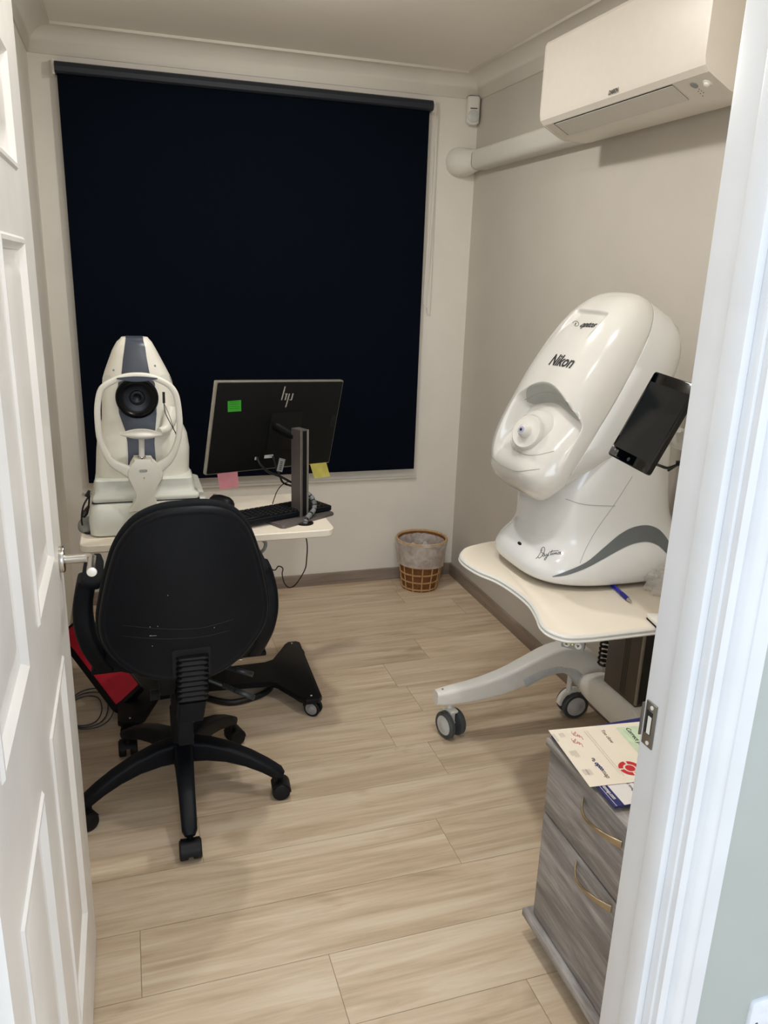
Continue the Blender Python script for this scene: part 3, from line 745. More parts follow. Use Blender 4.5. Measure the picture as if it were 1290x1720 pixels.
strokes = [[(320, 620), (385, 560), (470, 420), (500, 370)], [(385, 565), (415, 605), (480, 560), (540, 460), (565, 380), (555, 320), (525, 308), (480, 345), (460, 410), (490, 460), (560, 475)],
           [(560, 500), (525, 500), (515, 550), (545, 550), (570, 500), (575, 550), (610, 525), (620, 490), (625, 530), (660, 500), (680, 455)], [(680, 460), (630, 560), (590, 640), (555, 650), (575, 600), (690, 520)],
           [(770, 385), (720, 510), (745, 515), (775, 470)], [(690, 442), (800, 415), (940, 403)], [(800, 465), (770, 480), (775, 510), (805, 505), (815, 470), (840, 470)], [(850, 460), (835, 505), (870, 460), (890, 460), (880, 498), (910, 490)], [(980, 440), (935, 450), (925, 490), (960, 490), (995, 435), (985, 490), (1010, 492)]]
for s in strokes:
    pts = [on_surface(bb, *dp(*q), .0004) for q in s]
    if all(p is not None for p in pts): add_tube(bm, pts, .0009, 5, sm=4)
obj('model_script_lettering', bm, INKG, t)
# touchscreen tablet on side arm
BLp, BRp, TLp = Vector((1.130, 1.66, 1.140)), Vector((1.127, 1.494, 1.128)), Vector((1.226, 1.66, 1.348))
tx = (BRp-BLp); tw = tx.length; tx.normalize(); tyv = (TLp-BLp); tyv -= tx*tyv.dot(tx); th = tyv.length; tyv.normalize(); tz = tx.cross(tyv)
if tz.x > 0: tz = -tz
tm = Matrix((tx, tyv, tz)).transposed().to_4x4(); tm.translation = BLp + tx*tw/2 + tyv*th/2
bm = nb(); add_poly(bm, rrect(tw, th, .008, 4), -.014, 0, tm, bev=.002); tab = obj('touchscreen', bm, GLASSB, t)
bm = nb(); add_poly(bm, rrect(tw-.014, th-.052, .001, 1), 0, .0004, tm); obj('display', bm, SCREENM, tab)
bm = nb(); add_lathe(bm, [(.005, 0), (.005, .0006), (.004, .0008)], tm @ Vector((0, -th/2+.012, 0)), tz, 20); obj('home_button', bm, INK, tab)
bm = nb(); ac = tm @ Vector((.01, -.01, -.014))
add_tube(bm, [ac, ac - tz*.025, Vector((1.27, 1.63, 1.17)), Vector((1.33, 1.70, 1.16)), Vector((1.36, 1.82, 1.16))], .012, 12, sm=3)
add_box(bm, tm @ Vector((.01, -.01, -.018)), (.07, .07, .008), rot=tm.to_3x3(), bev=.002)
add_box(bm, Vector((1.275, 1.56, 1.19)), (.03, .09, .05), bev=.01)
arm = obj('screen_arm', bm, WPLAST, t)
bm = nb(); sc = PY(1140.5, 722, 1.51); sc.x = sc.x; add_cyl(bm, sc, sc+Vector((-.003, -.004, 0)), .006, 12); obj('arm_screw', bm, CHROME, arm)
bm = nb(); add_tube(bm, [tm @ Vector((.06, -th/2+.03, -.016)), PY(1108, 782, 1.56), PY(1122, 786, 1.56), PY(1140, 780, 1.56), PY(1170, 772, 1.57), Vector((1.42, 1.72, 1.10)), Vector((1.43, 1.80, 1.05))], .0035, 6, sm=5); add_box(bm, PY(1141, 778, 1.56), (.014, .012, .012), bev=.002); obj('screen_cable', bm, CABLE, tab)

# =================================================================== ON THE RIGHT TABLE
a, b = PZ(1030, 984, ZT+.006), PZ(1061, 1012, ZT+.006); d = (b-a).normalized(); L = (b-a).length
t = thing('ballpoint_pen', 'blue ballpoint pen lying on cream table beside the scanner', 'pen', tuple(b))
bm = nb(); add_lathe(bm, [(.004, -.07), (.005, -.066), (.005, .0), (.0056, L*.45)], a, d, 14); obj('barrel', bm, BLUEP, t)
bm = nb(); add_lathe(bm, [(.0056, L*.45), (.0062, L*.5), (.0062, L*.78), (.0052, L*.82)], a, d, 14); obj('grip', bm, M('navy pen grip', '#10157a', .5), t)
bm = nb(); add_lathe(bm, [(.0052, L*.82), (.004, L*.92), (.0018, L*.985), (.001, L)], a, d, 14); obj('tip', bm, CHROME, t)
# clear bag
def film_lump(name, label, cat, c, sx, sy, sz, mat, seed):
    rg = random.Random(seed); ph = [rg.uniform(0, 6.28) for _ in range(12)]; bm = nb(); r = bmesh.ops.create_icosphere(bm, subdivisions=4, radius=1)
    for v in bm.verts:
        p = v.co.copy(); w = sum(math.sin(p.x*(3+i)+ph[i]+p.y*(2+i*.7)*1.3+p.z*(4-i*.3)) for i in range(6))/6
        w = abs(w); k = 1+.45*w-.1; v.co = Vector((p.x*sx*k, p.y*sy*k, max(p.z, -.55)*sz*k))
        v.co.z += .55*sz*.95; v.co.z = max(v.co.z, .0008)
        v.co += Vector(c)
    o = obj(name, bm, mat, sharp=28); return tag(o, label, cat)
pb = PZ(1108, 985, ZT+.01)
film_lump('plastic_bag', 'crumpled clear plastic bag on cream table against the scanner base', 'bag', (pb.x+.03, pb.y-.028, ZT), .075, .055, .045, BAG, 5)
a, b = PZ(1083, 1029, ZT+.014), PZ(1101, 1046, ZT+.014); d = (b-a).normalized(); s = Vector((-d.y, d.x, 0))
if s.x < 0: s = -s
cc = (a+b)/2 + s*.045 + d*.008; rz = math.atan2(d.y, d.x); R3 = Matrix.Rotation(rz, 3, 'Z')
t = thing('card_box', 'flat white box at near end of the cream table by the door frame', 'box', (cc.x, cc.y, ZT))
bm = nb(); add_box(bm, (cc.x, cc.y, ZT+.0115), (.062, .09, .010), rot=R3, bev=.002); obj('lid', bm, WPLAST, t)
bm = nb(); add_box(bm, (cc.x, cc.y, ZT+.0038), (.058, .087, .0062), rot=R3); obj('tray', bm, DARKGAP, t)

# =================================================================== DRAWER CABINET
CXF, CYN, CYF, CT = .860, .955, 1.372, .553
t = cab = thing('drawer_cabinet', 'grey wood effect two drawer filing cabinet by the doorway', 'cabinet', (1.06, 1.16, 0))
bm = nb()
add_box(bm, (1.075, (CYN+CYF)/2, CT-.009), (.43, CYF-CYN, .018), bev=.0012)
add_box(bm, (1.083, CYF-.009, .31), (.40, .018, .47)); add_box(bm, (1.083, CYN+.009, .31), (.40, .018, .47)); add_box(bm, (1.274, (CYN+CYF)/2, .31), (.012, CYF-CYN-.04, .46))
obj('carcass', bm, GREYWOOD, t)
bm = nb(); add_box(bm, (1.072, (CYN+CYF)/2, .064), (.45, CYF-CYN+.014, .020), bev=.002); obj('base_board', bm, GREYWOOD, t)
def drawer(z0, z1):
    bm = nb(); yc = (CYN+CYF)/2; zc = (z0+z1)/2; w, h = CYF-CYN-.032, z1-z0; th = .016
    add_box(bm, (CXF+.012, yc, zc), (th, w, h), bev=.0012)
    dr = obj('drawer', bm, GREYWOOD, t)
    bm = nb(); add_box(bm, (1.06, yc, zc-.01), (.38, w-.03, h-.06)); obj('drawer_box', bm, DARKGAP, dr)
    return dr
d1 = drawer(.372, .533); d2 = drawer(.078, .366)
def bow(dr, y0, y1, z):
    X = CXF+.004; n = 25; pts = []; secs = []
    for i in range(n):
        k = i/(n-1); y = y0+(y1-y0)*k; e = abs(2*k-1)
        out = .026*(1-e**2.4); lift = -.0035*math.sin(PI*2*k)*1.0
        pts.append(Vector((X-.003-out, y, z+lift+.010*(math.cos(PI*(2*k-1))-0)*0)))
        wd = .0035+.0055*abs(2*k-1)**1.5; tk = .0042-.0016*e
        secs.append([(a, b) for a, b in rrect(wd*2, tk*1.4, .0016, 2)])
    bm = nb(); add_sweep(bm, pts, secs, (0, 0, 1)); obj('handle', bm, BRASS, dr, sharp=50)
h = [PX(972, 1343, CXF-.01), PX(1035, 1425, CXF-.01), PX(961, 1449, CXF-.01), PX(1018, 1533, CXF-.01)]
bow(d1, h[0].y, h[1].y, (h[0].z+h[1].z)/2); bow(d2, h[2].y, h[3].y, (h[2].z+h[3].z)/2)
for cx in (.90, 1.25):
    for cyy in (CYN+.035, CYF-.02):
        c = Vector((cx, cyy, .027)); bm = nb(); add_cyl(bm, c+Vector((0, -.012, 0)), c+Vector((0, .012, 0)), .027, 20, bev=.003); add_box(bm, c+Vector((0, 0, .022)), (.022, .03, .012)); obj('caster', bm, M('grey cabinet caster', '#6b6862', .5), t)
bm = nb(); c = PX(893, 1487, .89); add_lathe(bm, [(.020, 0), (.020, .006), (.013, .012), (.001, .014)], (.90, CYF, c.z), (0, 1, 0), 20); obj('side_bumper', bm, M('grey bumper', '#77746e', .5), t)

# =================================================================== LEAFLETS
def sheet(name, label, o, ang, w, h, z, mat, th=.0006, curl=0, extra=None):
    """flat sheet: origin o at reading-left bottom corner; reading direction ang; page up is +90 deg"""
    u = Vector((math.cos(ang), math.sin(ang), 0)); v = Vector((-u.y, u.x, 0)); o = Vector((o[0], o[1], z))
    t = thing(name, label, 'leaflet', tuple(o), 0)
    bm = nb(); nx = 8; rows = []
    def P(a, b, k=0): return o + u*a + v*b + Vector((0, 0, k + curl*(1-min(1, a/.08))**2 + curl*.6*(max(0, (.04-b)/.04))**2))
    top = [[P(w*i/nx, h*j/nx, th) for i in range(nx+1)] for j in range(nx+1)]
    add_loft(bm, top, closed=False)
    bot = [[P(w*i/nx, h*j/nx, 0) for i in range(nx+1)] for j in range(nx+1)]
    add_loft(bm, bot, closed=False)
    rim = lambda g: g[0] + [r[-1] for r in g[1:]] + list(reversed(g[-1][:-1])) + [r[0] for r in reversed(g[1:-1])]
    add_loft(bm, [rim(bot), rim(top)], cap0=False, cap1=False)
    bmesh.ops.remove_doubles(bm, verts=bm.verts[:], dist=1e-6)
    obj('page', bm, mat, t)
    return t, (lambda a, b, k=.0004: P(a, b, th+k))
ZL = CT
# bottom stack of navy leaflets seen by their edges
zst = [(.8725, 1.372, -PI/2+.03), (.874, 1.376, -PI/2-.02), (.872, 1.374, -PI/2+.015)]
lab = ['navy edged leaflet at the very bottom of the cabinet top pile', 'navy edged leaflet second from bottom of the cabinet top pile', 'navy edged leaflet third from bottom of the cabinet top pile']
z = ZL+.0003
for i, (x, y, an) in enumerate(zst):
    sheet('leaflet', lab[i], (x, y), an, .20, .29, z, NAVYP if i != 1 else PAPER, th=.0028); z += .0031
# navy booklet with web address strip
bo = PZ(1034, 1358, z+.003); an = -PI/2-.03
t, q = sheet('booklet', 'white and navy booklet with web address, partly under the printed card', (.8665, 1.302), an, .20, .285, z, NAVYP, th=.0035); z += .0038
bm = nb(); add_loft(bm, [[q(.0, .022), q(.2, .022)], [q(.0, .285), q(.2, .285)]], closed=False); obj('white_panel', bm, PAPER2, t)
bm = nb(); add_loft(bm, [[q(.0, .0045, .0006), q(.2, .0045, .0006)], [q(.0, .0055, .0006), q(.2, .0055, .0006)]], closed=False); obj('white_rule', bm, PAPER2, t)
bm = text_bm('www.optomap.com', .0125, lambda a, b: q(.105+a, .010+b, .0008), bold=.0003, width=.75); obj('web_address', bm, PAPER2, t, recalc=False)
bm = text_bm('ask about your', .010, lambda a, b: q(.118+a, .078+b, .0008), bold=.0001); 
b2 = text_bm('retinal image', .010, lambda a, b: q(.118+a, .064+b, .0008), bold=.0001); me_ = bpy.data.meshes.new('x'); b2.to_mesh(me_); b2.free(); bm.from_mesh(me_); bpy.data.meshes.remove(me_)
obj('printed_line', bm, TXTN, t, recalc=False)
# top printed card
Ztop = z+.001
A0, A1, A2 = PZ(921, 1227, Ztop), PZ(990, 1321, Ztop), PZ(1075, 1209, Ztop)
an = math.atan2((A1-A0).y, (A1-A0).x); 
t, q = sheet('instruction_card', 'white printed instruction card on top of the leaflet pile on cabinet', (A0.x, A0.y), an, .21, .297, Ztop, PAPER, th=.0008)
uu = Vector((math.cos(an), math.sin(an), 0)); vv = Vector((-uu.y, uu.x, 0))
def ab(px, py):
    p = PZ(px, py, Ztop+.001)-Vector((A0.x, A0.y, Ztop)); return p.dot(uu), p.dot(vv)
def put(s, p0, p1, name, mat, bold=0, shear=0, k=.0006, hgt=None):
    a, b = ab(*p0), ab(*p1); L = math.hypot(b[0]-a[0], b[1]-a[1]); sz = .02; w = text_w(s, sz, 1, bold); 
    sc = L/w; hs = hgt or sc
    du, dv = (b[0]-a[0])/L, (b[1]-a[1])/L
    bm = text_bm(s, sz, lambda x, y: q(a[0]+du*x*sc-dv*y*hs, a[1]+dv*x*sc+du*y*hs, k), bold=bold, shear=shear); return obj(name, bm, mat, t, recalc=False)
K6 = 6.45
def kp(x, y): return (900+x/K6, 1200+y/K6)
put('Too close', kp(700, 170), kp(815, 308), 'heading', TXT)
ga, gb = ab(*kp(865, 145)), ab(*kp(1100, 470))
bm = nb(); add_loft(bm, [[q(ga[0], ga[1]), q(ga[0]+.105, ga[1])], [q(ga[0], .29), q(ga[0]+.105, .29)]], closed=False); obj('green_panel', bm, GREENP, t)
put('Correct position', kp(968, 150), kp(1210, 440), 'heading', INK, k=.0008, bold=.0003)
def lines(segs, name, mat, w=.0006):
    bm = nb()
    for p0, p1 in segs:
        a, b = ab(*kp(*p0)), ab(*kp(*p1)); dx, dy = b[0]-a[0], b[1]-a[1]; L = math.hypot(dx, dy); nx, ny = -dy/L*w, dx/L*w
        add_loft(bm, [[q(a[0], a[1], .0005), q(b[0], b[1], .0005)], [q(a[0]+nx, a[1]+ny, .0005), q(b[0]+nx, b[1]+ny, .0005)]], closed=False)
    obj(name, bm, mat, t, recalc=False)
lines([((550, 180), (955, 668)), ((520, 180), (915, 650)), ((945, 165), (1080, 300))], 'rule_line', TXT, .0004)
for (x, y, n, dx) in ((285, 200, 4, 42), (190, 210, 4, 80), (425, 388, 4, 70), (385, 395, 3, 50), (575, 590, 4, 62), (535, 592, 4, 60)):
    lines([((x-k*13, y+k*3), (x-k*13+dx*.78, y+k*3+dx*1.02)) for k in range(n)], 'small_print', TXT, .0005)
put('opto', kp(632, 525), kp(712, 610), 'logo_lettering', TXTN, bold=.0008)
put('map', kp(706, 610), kp(768, 690), 'logo_lettering', TXT)
def scrib(pts, name, mat, r):
    bm = nb(); add_tube(bm, [q(*ab(*kp(*p)), .0008) for p in pts], r, 5, sm=3); obj(name, bm, mat, t)
scrib([(605, 480), (625, 478), (640, 495), (628, 510), (612, 500), (630, 490)], 'eye_emblem', TXTN, .0007)
for ox, oy in ((0, 0), (0, 78)):
    scrib([(385+ox, 185+oy), (400+ox, 215+oy), (430+ox, 190+oy), (425+ox, 215+oy), (405+ox, 225+oy), (440+ox, 235+oy), (455+ox, 215+oy), (450+ox, 240+oy), (475+ox, 225+oy), (470+ox, 250+oy), (490+ox, 240+oy), (512+ox, 275+oy)], 'pen_scribble', PINKP, .0006)
cc = ab(*kp(1022, 583)); bm = nb()
def ringseg(r0, r1, a0, a1):
    n = 10; add_loft(bm, [[q(cc[0]+r*math.cos(a0+(a1-a0)*i/n), cc[1]+r*math.sin(a0+(a1-a0)*i/n), .0007) for i in range(n+1)] for r in (r0, r1)], closed=False)
for k in range(4): ringseg(.0145, .0245, k*PI/2+.12, (k+1)*PI/2-.12)
vs = [bm.verts.new(q(cc[0]+.0105*math.cos(2*PI*i/24), cc[1]+.0105*math.sin(2*PI*i/24), .0007)) for i in range(24)]; bm.faces.new(vs)
obj('red_target', bm, REDP, t, recalc=False)

# =================================================================== OFFICE CHAIR
CHX, CHY = .094, 2.157
t = chr_ = thing('office_chair', 'black swivel office chair with five spoke base seen from behind', 'chair', (CHX, CHY, 0), 0)
for k in range(5):
    a = math.radians(-91+72*k); d = Vector((math.cos(a), math.sin(a), 0)); s = Vector((-d.y, d.x, 0)); c0 = Vector((CHX, CHY, 0))
    path = [(.03, .158), (.08, .158), (.14, .149), (.20, .130), (.25, .107), (.29, .083), (.302, .074)]
    hw = [.030, .027, .025, .023, .022, .021, .014]; hh = [.034, .031, .026, .022, .019, .017, .012]
    P = [c0 + d*r + Vector((0, 0, z)) for r, z in path]
    bm = nb(); add_sweep(bm, P, [[(x, y) for x, y in rrect(w*2, h*2, .011, 3)] for w, h in zip(hw, hh)], s); lg = obj('leg', bm, BLACKP, t, sharp=50)
    wd = a + random.choice((.5, -.6, .25)) if k not in (0,) else a
    fd = Vector((math.cos(wd), math.sin(wd), 0)); fs = Vector((-fd.y, fd.x, 0)); wc = c0 + d*.285 + fd*.012 + Vector((0, 0, .027))
    bm = nb(); add_cyl(bm, c0+d*.285+Vector((0, 0, .085)), c0+d*.285+Vector((0, 0, .04)), .009, 12)
    for sg in (-1, 1):
        add_cyl(bm, wc+fs*sg*.006, wc+fs*sg*.030, .027, 24, bev=.004)
    hood_p = [wc + fd*(math.cos(x))*.0285 + Vector((0, 0, math.sin(x)*.0285)) for x in [PI*(-.02+.9*i/8) for i in range(9)]]
    add_sweep(bm, hood_p, [[(-.026, -.002), (.026, -.002), (.026, .002), (-.026, .002)]]*9, fs)
    obj('caster', bm, BLACKS, t)
bm = nb(); c0 = Vector((CHX, CHY, 0))
add_lathe(bm, [(.030, .115), (.040, .122), (.042, .185), (.036, .192), (.033, .20), (.033, .30), (.029, .305), (.029, .40)], c0, (0, 0, 1), 28); obj('gas_column', bm, BLACKS, t)
# seat mechanism and levers
bm = nb(); add_box(bm, (CHX, CHY+.03, .418), (.12, .24, .062), bev=.008); obj('tilt_mechanism', bm, BLACKM, t)
def lever(a, b, bend=None):
    bm = nb(); a, b = Vector(a), Vector(b); d = (b-a).normalized(); L = (b-a).length
    add_tube(bm, [a, a+d*L*.34], .0065, 10)
    for k in range(9): add_lathe(bm, [(.0055, 0), (.0085, .003), (.0055, .006)], a+d*(L*.34+k*.0052), d, 12)
    P = [a+d*L*.6, a+d*L*.66, a+d*L*.76, a+d*L*.88, a+d*L*.97, b]
    add_sweep(bm, P, [[(x, y) for x, y in rrect(w*2, .016, .006, 3)] for w in (.009, .015, .019, .016, .010, .004)], Vector((.2, -.9, .35)))
    obj('lever', bm, M('dark grey lever', '#2c2f31', .4), t)
lever(PY(345, 1140, 2.12), PY(427, 1172, 2.08)); lever(PY(352, 1112, 2.2), PY(425, 1133, 2.2))
bm = nb(); p = PY(268, 1166, 2.13); add_tube(bm, [p, p+Vector((.08, .02, .03))], .006, 8)
for k in range(6): add_lathe(bm, [(.015, 0), (.017, .002), (.015, .0045)], p+Vector((-.026+.0045*k, 0, 0)), (1, 0, 0), 20)
obj('tension_knob', bm, M('dark grey knob', '#25282a', .45), t)
bm = nb(); add_box(bm, (CHX+.12, 2.20, .436), (.13, .09, .004), rot=Matrix.Rotation(.1, 3, 'Y')); obj('seat_plate', bm, CHROME, t)
# seat
bm = nb(); rings = []
for hx, hy, z, cy in ((.15, .14, .452, 2.27), (.200, .190, .455, 2.27), (.218, .210, .464, 2.27), (.222, .214, .478, 2.27), (.228, .220, .482, 2.27), (.230, .222, .50, 2.27), (.222, .214, .528, 2.27), (.195, .19, .540, 2.27), (.14, .13, .544, 2.27)):
    rings.append(sup(CHX+.01, cy, hx, hy, 3.0, z, 56))
add_loft(bm, rings); obj('seat', bm, BLACKF, t, sharp=60)
# backrest: outline in a leaning plane
bk_px = [(300, 1143), (235, 1135), (190, 1108), (166, 1075), (160, 1040), (165, 1000), (176, 950), (192, 905), (222, 868), (262, 848), (305, 841), (350, 839), (385, 846), (412, 868), (430, 905), (443, 950), (452, 1000), (450, 1035), (432, 1070), (400, 1106), (352, 1135)]
def lean_y(z): return 1.945 - (z-.5)*.10
out = []
for x, y in bk_px:
    p = PY(x, y, 1.93)
    for _ in range(5): p = PY(x, y, lean_y(p.z)+.018+.030*((p.x-.105)/.2)**2)
    out.append(Vector((p.x, lean_y(p.z), p.z)))
outs = smooth_path(out, 5, closed=True); cen = sum(outs, Vector())/len(outs)
def bring(k, dy, curve=1):
    r = []
    for p in outs:
        v = cen + (p-cen)*k; e = (v.x-cen.x)/.2
        r.append(Vector((v.x, v.y + dy + .030*e*e*curve, v.z)))
    return r
bm = nb(); add_loft(bm, [bring(.3, .060), bring(.6, .066), bring(.85, .062), bring(.95, .050), bring(.99, .034), bring(1.0, .018), bring(.985, .006), bring(.95, .002), bring(.6, .002)]); obj('back_cushion', bm, BLACKF, t, sharp=70)
def shell_ring(k, dy):
    return bring(k, dy)
bm = nb(); add_loft(bm, [bring(.955, .004), bring(.962, -.004), bring(.955, -.011), bring(.94, -.015), bring(.915, -.018), bring(.90, -.0165), bring(.875, -.016), bring(.6, -.021), bring(.3, -.024), bring(.05, -.025)]); shell = obj('back_shell', bm, BLACKP, t, sharp=70)
sb = bvh_of(shell)
surf_line('shell_rib', sb, [(205, 1050), (270, 1056), (335, 1055), (392, 1040)], .0012, BLACKS, t, 4)
surf_line('shell_rib', sb, [(205, 1068), (270, 1073), (335, 1070), (385, 1059)], .0012, BLACKS, t, 4)
bm = nb(); add_tube(bm, [on_surface(sb, 251, 1068, .0004), on_surface(sb, 263, 1067.5, .0004)], .0005, 4); obj('scuff_mark', bm, SCRATCH, t)
for q_ in ((252, 1053), (265, 1052), (253, 1067.5), (256, 1085), (360, 1054), (282, 1000)):
    p = on_surface(sb, *q_, .0003); bm = nb(); add_lathe(bm, [(.0012, 0), (.0008, .0006)], p, (0, -1, 0), 6); obj('scuff_mark', bm, SCRATCH, t)
# dark socket and ribbed spine
bm = nb(); pc = on_surface(sb, 322, 1112, 0); 
add_poly(bm, rrect(.098, .085, .006, 2), -.004, .003, frame(PY(322, 1112, pc.y), Vector((.995, .05, -.0)).normalized(), Vector((0, -.1, 1)).normalized(), Vector((0, -1, -.1)).normalized())); obj('spine_socket', bm, M('black socket', '#060708', .7), t)
s0, s1 = PY(323, 1100, pc.y-.006), PY(321, 1168, 1.955); s1.x = s0.x-.004; s1.y = s0.y+.012
bm = nb(); rings = []; n = 46; prv = (s1-s0)
for i in range(n):
    k = i/(n-1); p = s0.lerp(s1, k); w = (.038 + .004*math.sin(k*PI*2*9)) ; dpt = .018+.003*math.sin(k*PI*2*9)
    rings.append([p + Vector((a, b, 0)) for a, b in rrect(w*2, dpt*2, .010, 3)])
add_loft(bm, rings); obj('ribbed_spine', bm, BLACKS, t, sharp=70)
e0 = s1.copy(); e1 = PY(322, 1212, e0.y+.002)
bm = nb()
add_loft(bm, [[p + Vector((a, b, 0)) for a, b in rrect(w*2, .05, .006, 2)] for p, w in ((e0+Vector((0, .004, .004)), .036), (e0.lerp(e1, .5)+Vector((-.003, .004, 0)), .035), (e1+Vector((-.004, .006, .01)), .034))])
add_box(bm, (e1.x-.004, e1.y+.10, .40), (.062, .20, .012), bev=.003)
add_box(bm, (e1.x-.016, e1.y+.012, e1.z-.03), (.040, .020, .085), bev=.003)
obj('back_bar', bm, BLACKP, t, sharp=50)
# arms
for sg in (-1, 1):
    ax_ = CHX+.008+sg*.230
    prf = [(2.19, .440, .030), (2.18, .480, .036), (2.165, .53, .036), (2.155, .59, .030), (2.16, .65, .028), (2.17, .70, .030), (2.175, .725, .032)]
    bm = nb(); P = [Vector((ax_ + sg*(-.02+.048*math.sin(PI*min(1, (z-.44)/.36)))*1.0, y, z)) for y, z, w in prf]
    P = smooth_path(P, 4); W = smooth_path([Vector((w, 0, 0)) for y, z, w in prf], 4)
    rings = [[p + Vector((a, b, 0)) for a, b in rrect(.052, w.x*2.6, .014, 3)] for i, (p, w) in enumerate(zip(P, W))]
    add_loft(bm, rings); add_box(bm, (ax_-sg*.045, 2.19, .440), (.13, .07, .014), bev=.004); am = obj('armrest', bm, BLACKP, t, sharp=50)
    bm = nb(); rr = []
    for y, hx, hz in ((2.09, .010, .006), (2.10, .022, .012), (2.13, .028, .014), (2.20, .028, .014), (2.28, .027, .013), (2.33, .020, .010), (2.34, .008, .004)):
        rr.append([Vector((ax_-sg*.004+a, y, .728+b)) for a, b in rrect(hx*2, hz*2, min(hx, hz)*.8, 3)])
    add_loft(bm, rr); obj('arm_pad', bm, BLACKF, am, sharp=60)

# =================================================================== LEFT DESK
ZD = .722; DX0, DX1, DYA, DYB = -.172, .640, 2.452, 2.925
t = desk = thing('instrument_desk', 'cream rectangular instrument desk on black pedestal feet below the blind', 'desk', (.234, 2.69, 0))
bm = nb(); rp = rrect(DX1-DX0, DYB-DYA, .035, 6, (DX0+DX1)/2, (DYA+DYB)/2)
rings = [[(x, y, z) for x, y in inset(rp, d)] for d, z in ((.004, ZD-.026), (.0, ZD-.022), (0, ZD-.003), (.003, ZD))]
add_loft(bm, rings); obj('desktop', bm, CREAM, t, sharp=35)
bm = nb(); add_box(bm, (.234, 2.69, ZD-.035), (.70, .36, .018)); obj('under_frame', bm, M('cream under frame', '#b9b0a0', .5), t)
bm = nb(); add_box(bm, (.22, 2.72, .24), (.11, .16, .36), bev=.006); obj('column', bm, BLACKM, t)
bm = nb(); add_box(bm, (.22, 2.72, .555), (.085, .13, .28), bev=.004); obj('lifting_column', bm, BLACKM, t)
def foot(cx, sg, ya, yb):
    yc = (ya+yb)/2; z0, z1 = .052, .072
    poly = [(cx+sg*.03, ya), (cx-sg*.035, ya+.01), (cx-sg*.055, ya+.05), (cx-sg*.13, yc-.05), (cx-sg*.20, yc-.045), (cx-sg*.20, yc+.045), (cx-sg*.14, yc+.045), (cx-sg*.055, yb-.05), (cx-sg*.035, yb-.01), (cx+sg*.0, yb), (cx+sg*.03, yb-.02)]
    if sg < 0: poly = list(reversed(poly))
    return poly
bm = nb()
polyR = [(.606, 2.485), (.59, 2.466), (.545, 2.468), (.525, 2.49), (.468, 2.615), (.445, 2.635), (.22, 2.65), (.22, 2.79), (.45, 2.785), (.485, 2.80), (.552, 2.925), (.57, 2.945), (.605, 2.945), (.618, 2.93)]
add_poly(bm, list(reversed(polyR)), .056, .078, bev=.004)
polyL = [(.44-x, y) for x, y in polyR]
polyL = [(-.100, 2.495), (-.085, 2.480), (-.03, 2.480), (-.012, 2.50), (.035, 2.64), (.22, 2.65), (.22, 2.79), (.02, 2.79), (-.03, 2.91), (-.05, 2.935), (-.09, 2.935), (-.105, 2.92)]
add_poly(bm, polyL, .056, .078, bev=.004)
obj('base_foot', bm, BLACKM, t)
for x, y in ((.568, 2.492), (.583, 2.925), (-.06, 2.50)):
    bm = nb(); add_cyl(bm, (x, y, .077), (x, y, .0795), .0035, 8); obj('foot_screw', bm, CHROMEP, t)
CD = dict(r=.031, w=.011, gap=.016, tyre=BLACKS, hub=M('grey caster disc', '#8a8a8a', .4), forkm=BLACKS, swivel=.012, top=.060)
caster(t, (.575, 2.492), math.radians(-38), **CD); caster(t, (.600, 2.905), math.radians(-20), **CD); caster(t, (-.06, 2.51), math.radians(40), **CD); caster(t, (-.06, 2.905), math.radians(60), **CD)
bm = nb(); gp = PZ(512, 879, ZD); add_lathe(bm, [(.022, 0), (.030, .0), (.030, .0025), (.024, .0035), (.020, .001)], (gp.x, gp.y, ZD), (0, 0, 1), 28); obj('cable_grommet', bm, BLACKS, t)
bm = nb(); add_tube(bm, [PY(438, 905, 2.50), PY(446, 912, 2.50), PY(444, 922, 2.50), PY(438, 928, 2.52)], .006, 8, sm=4); obj('desk_bracket', bm, GREYP, t)
# black floor cable loop beside the desk column
bm = nb(); add_tube(bm, [PZ(340, 1170, .012), PZ(385, 1180, .012), PZ(425, 1172, .012), PZ(450, 1160, .012), PZ(456, 1148, .014), PZ(450, 1140, .02), PZ(425, 1132, .03)], .012, 10, sm=5)
tag(obj('cable_bundle', bm, CABLE), 'thick black cable looping on the floor under the desk', 'cable')

# =================================================================== AUTOREFRACTOR
t = nid = thing('autorefractor', 'ivory and slate blue eye test autorefractor at left end of desk', 'autorefractor', (.03, 2.72, ZD))
bm = nb(); rings = []
for x0_, x1_, y0_, y1_, z, r in ((-.132, .212, 2.530, 2.905, ZD+.001, .03), (-.142, .222, 2.520, 2.912, ZD+.006, .035), (-.144, .224, 2.520, 2.912, ZD+.05, .035), (-.138, .226, 2.535, 2.915, ZD+.085, .04), (-.134, .224, 2.545, 2.915, ZD+.100, .04), (-.125, .210, 2.56, 2.91, ZD+.104, .04)):
    rings.append([(x, y, z) for x, y in rrect(x1_-x0_, y1_-y0_, r, 5, (x0_+x1_)/2, (y0_+y1_)/2)])
add_loft(bm, rings); obj('base', bm, NIDG, t, sharp=50)
bm = nb(); add_box(bm, (.036, 2.72, ZD+.1045), (.335, .33, .004), bev=.001); obj('stage_gap', bm, M('navy gap', '#1d2030', .6), t)
bm = nb(); rings = []
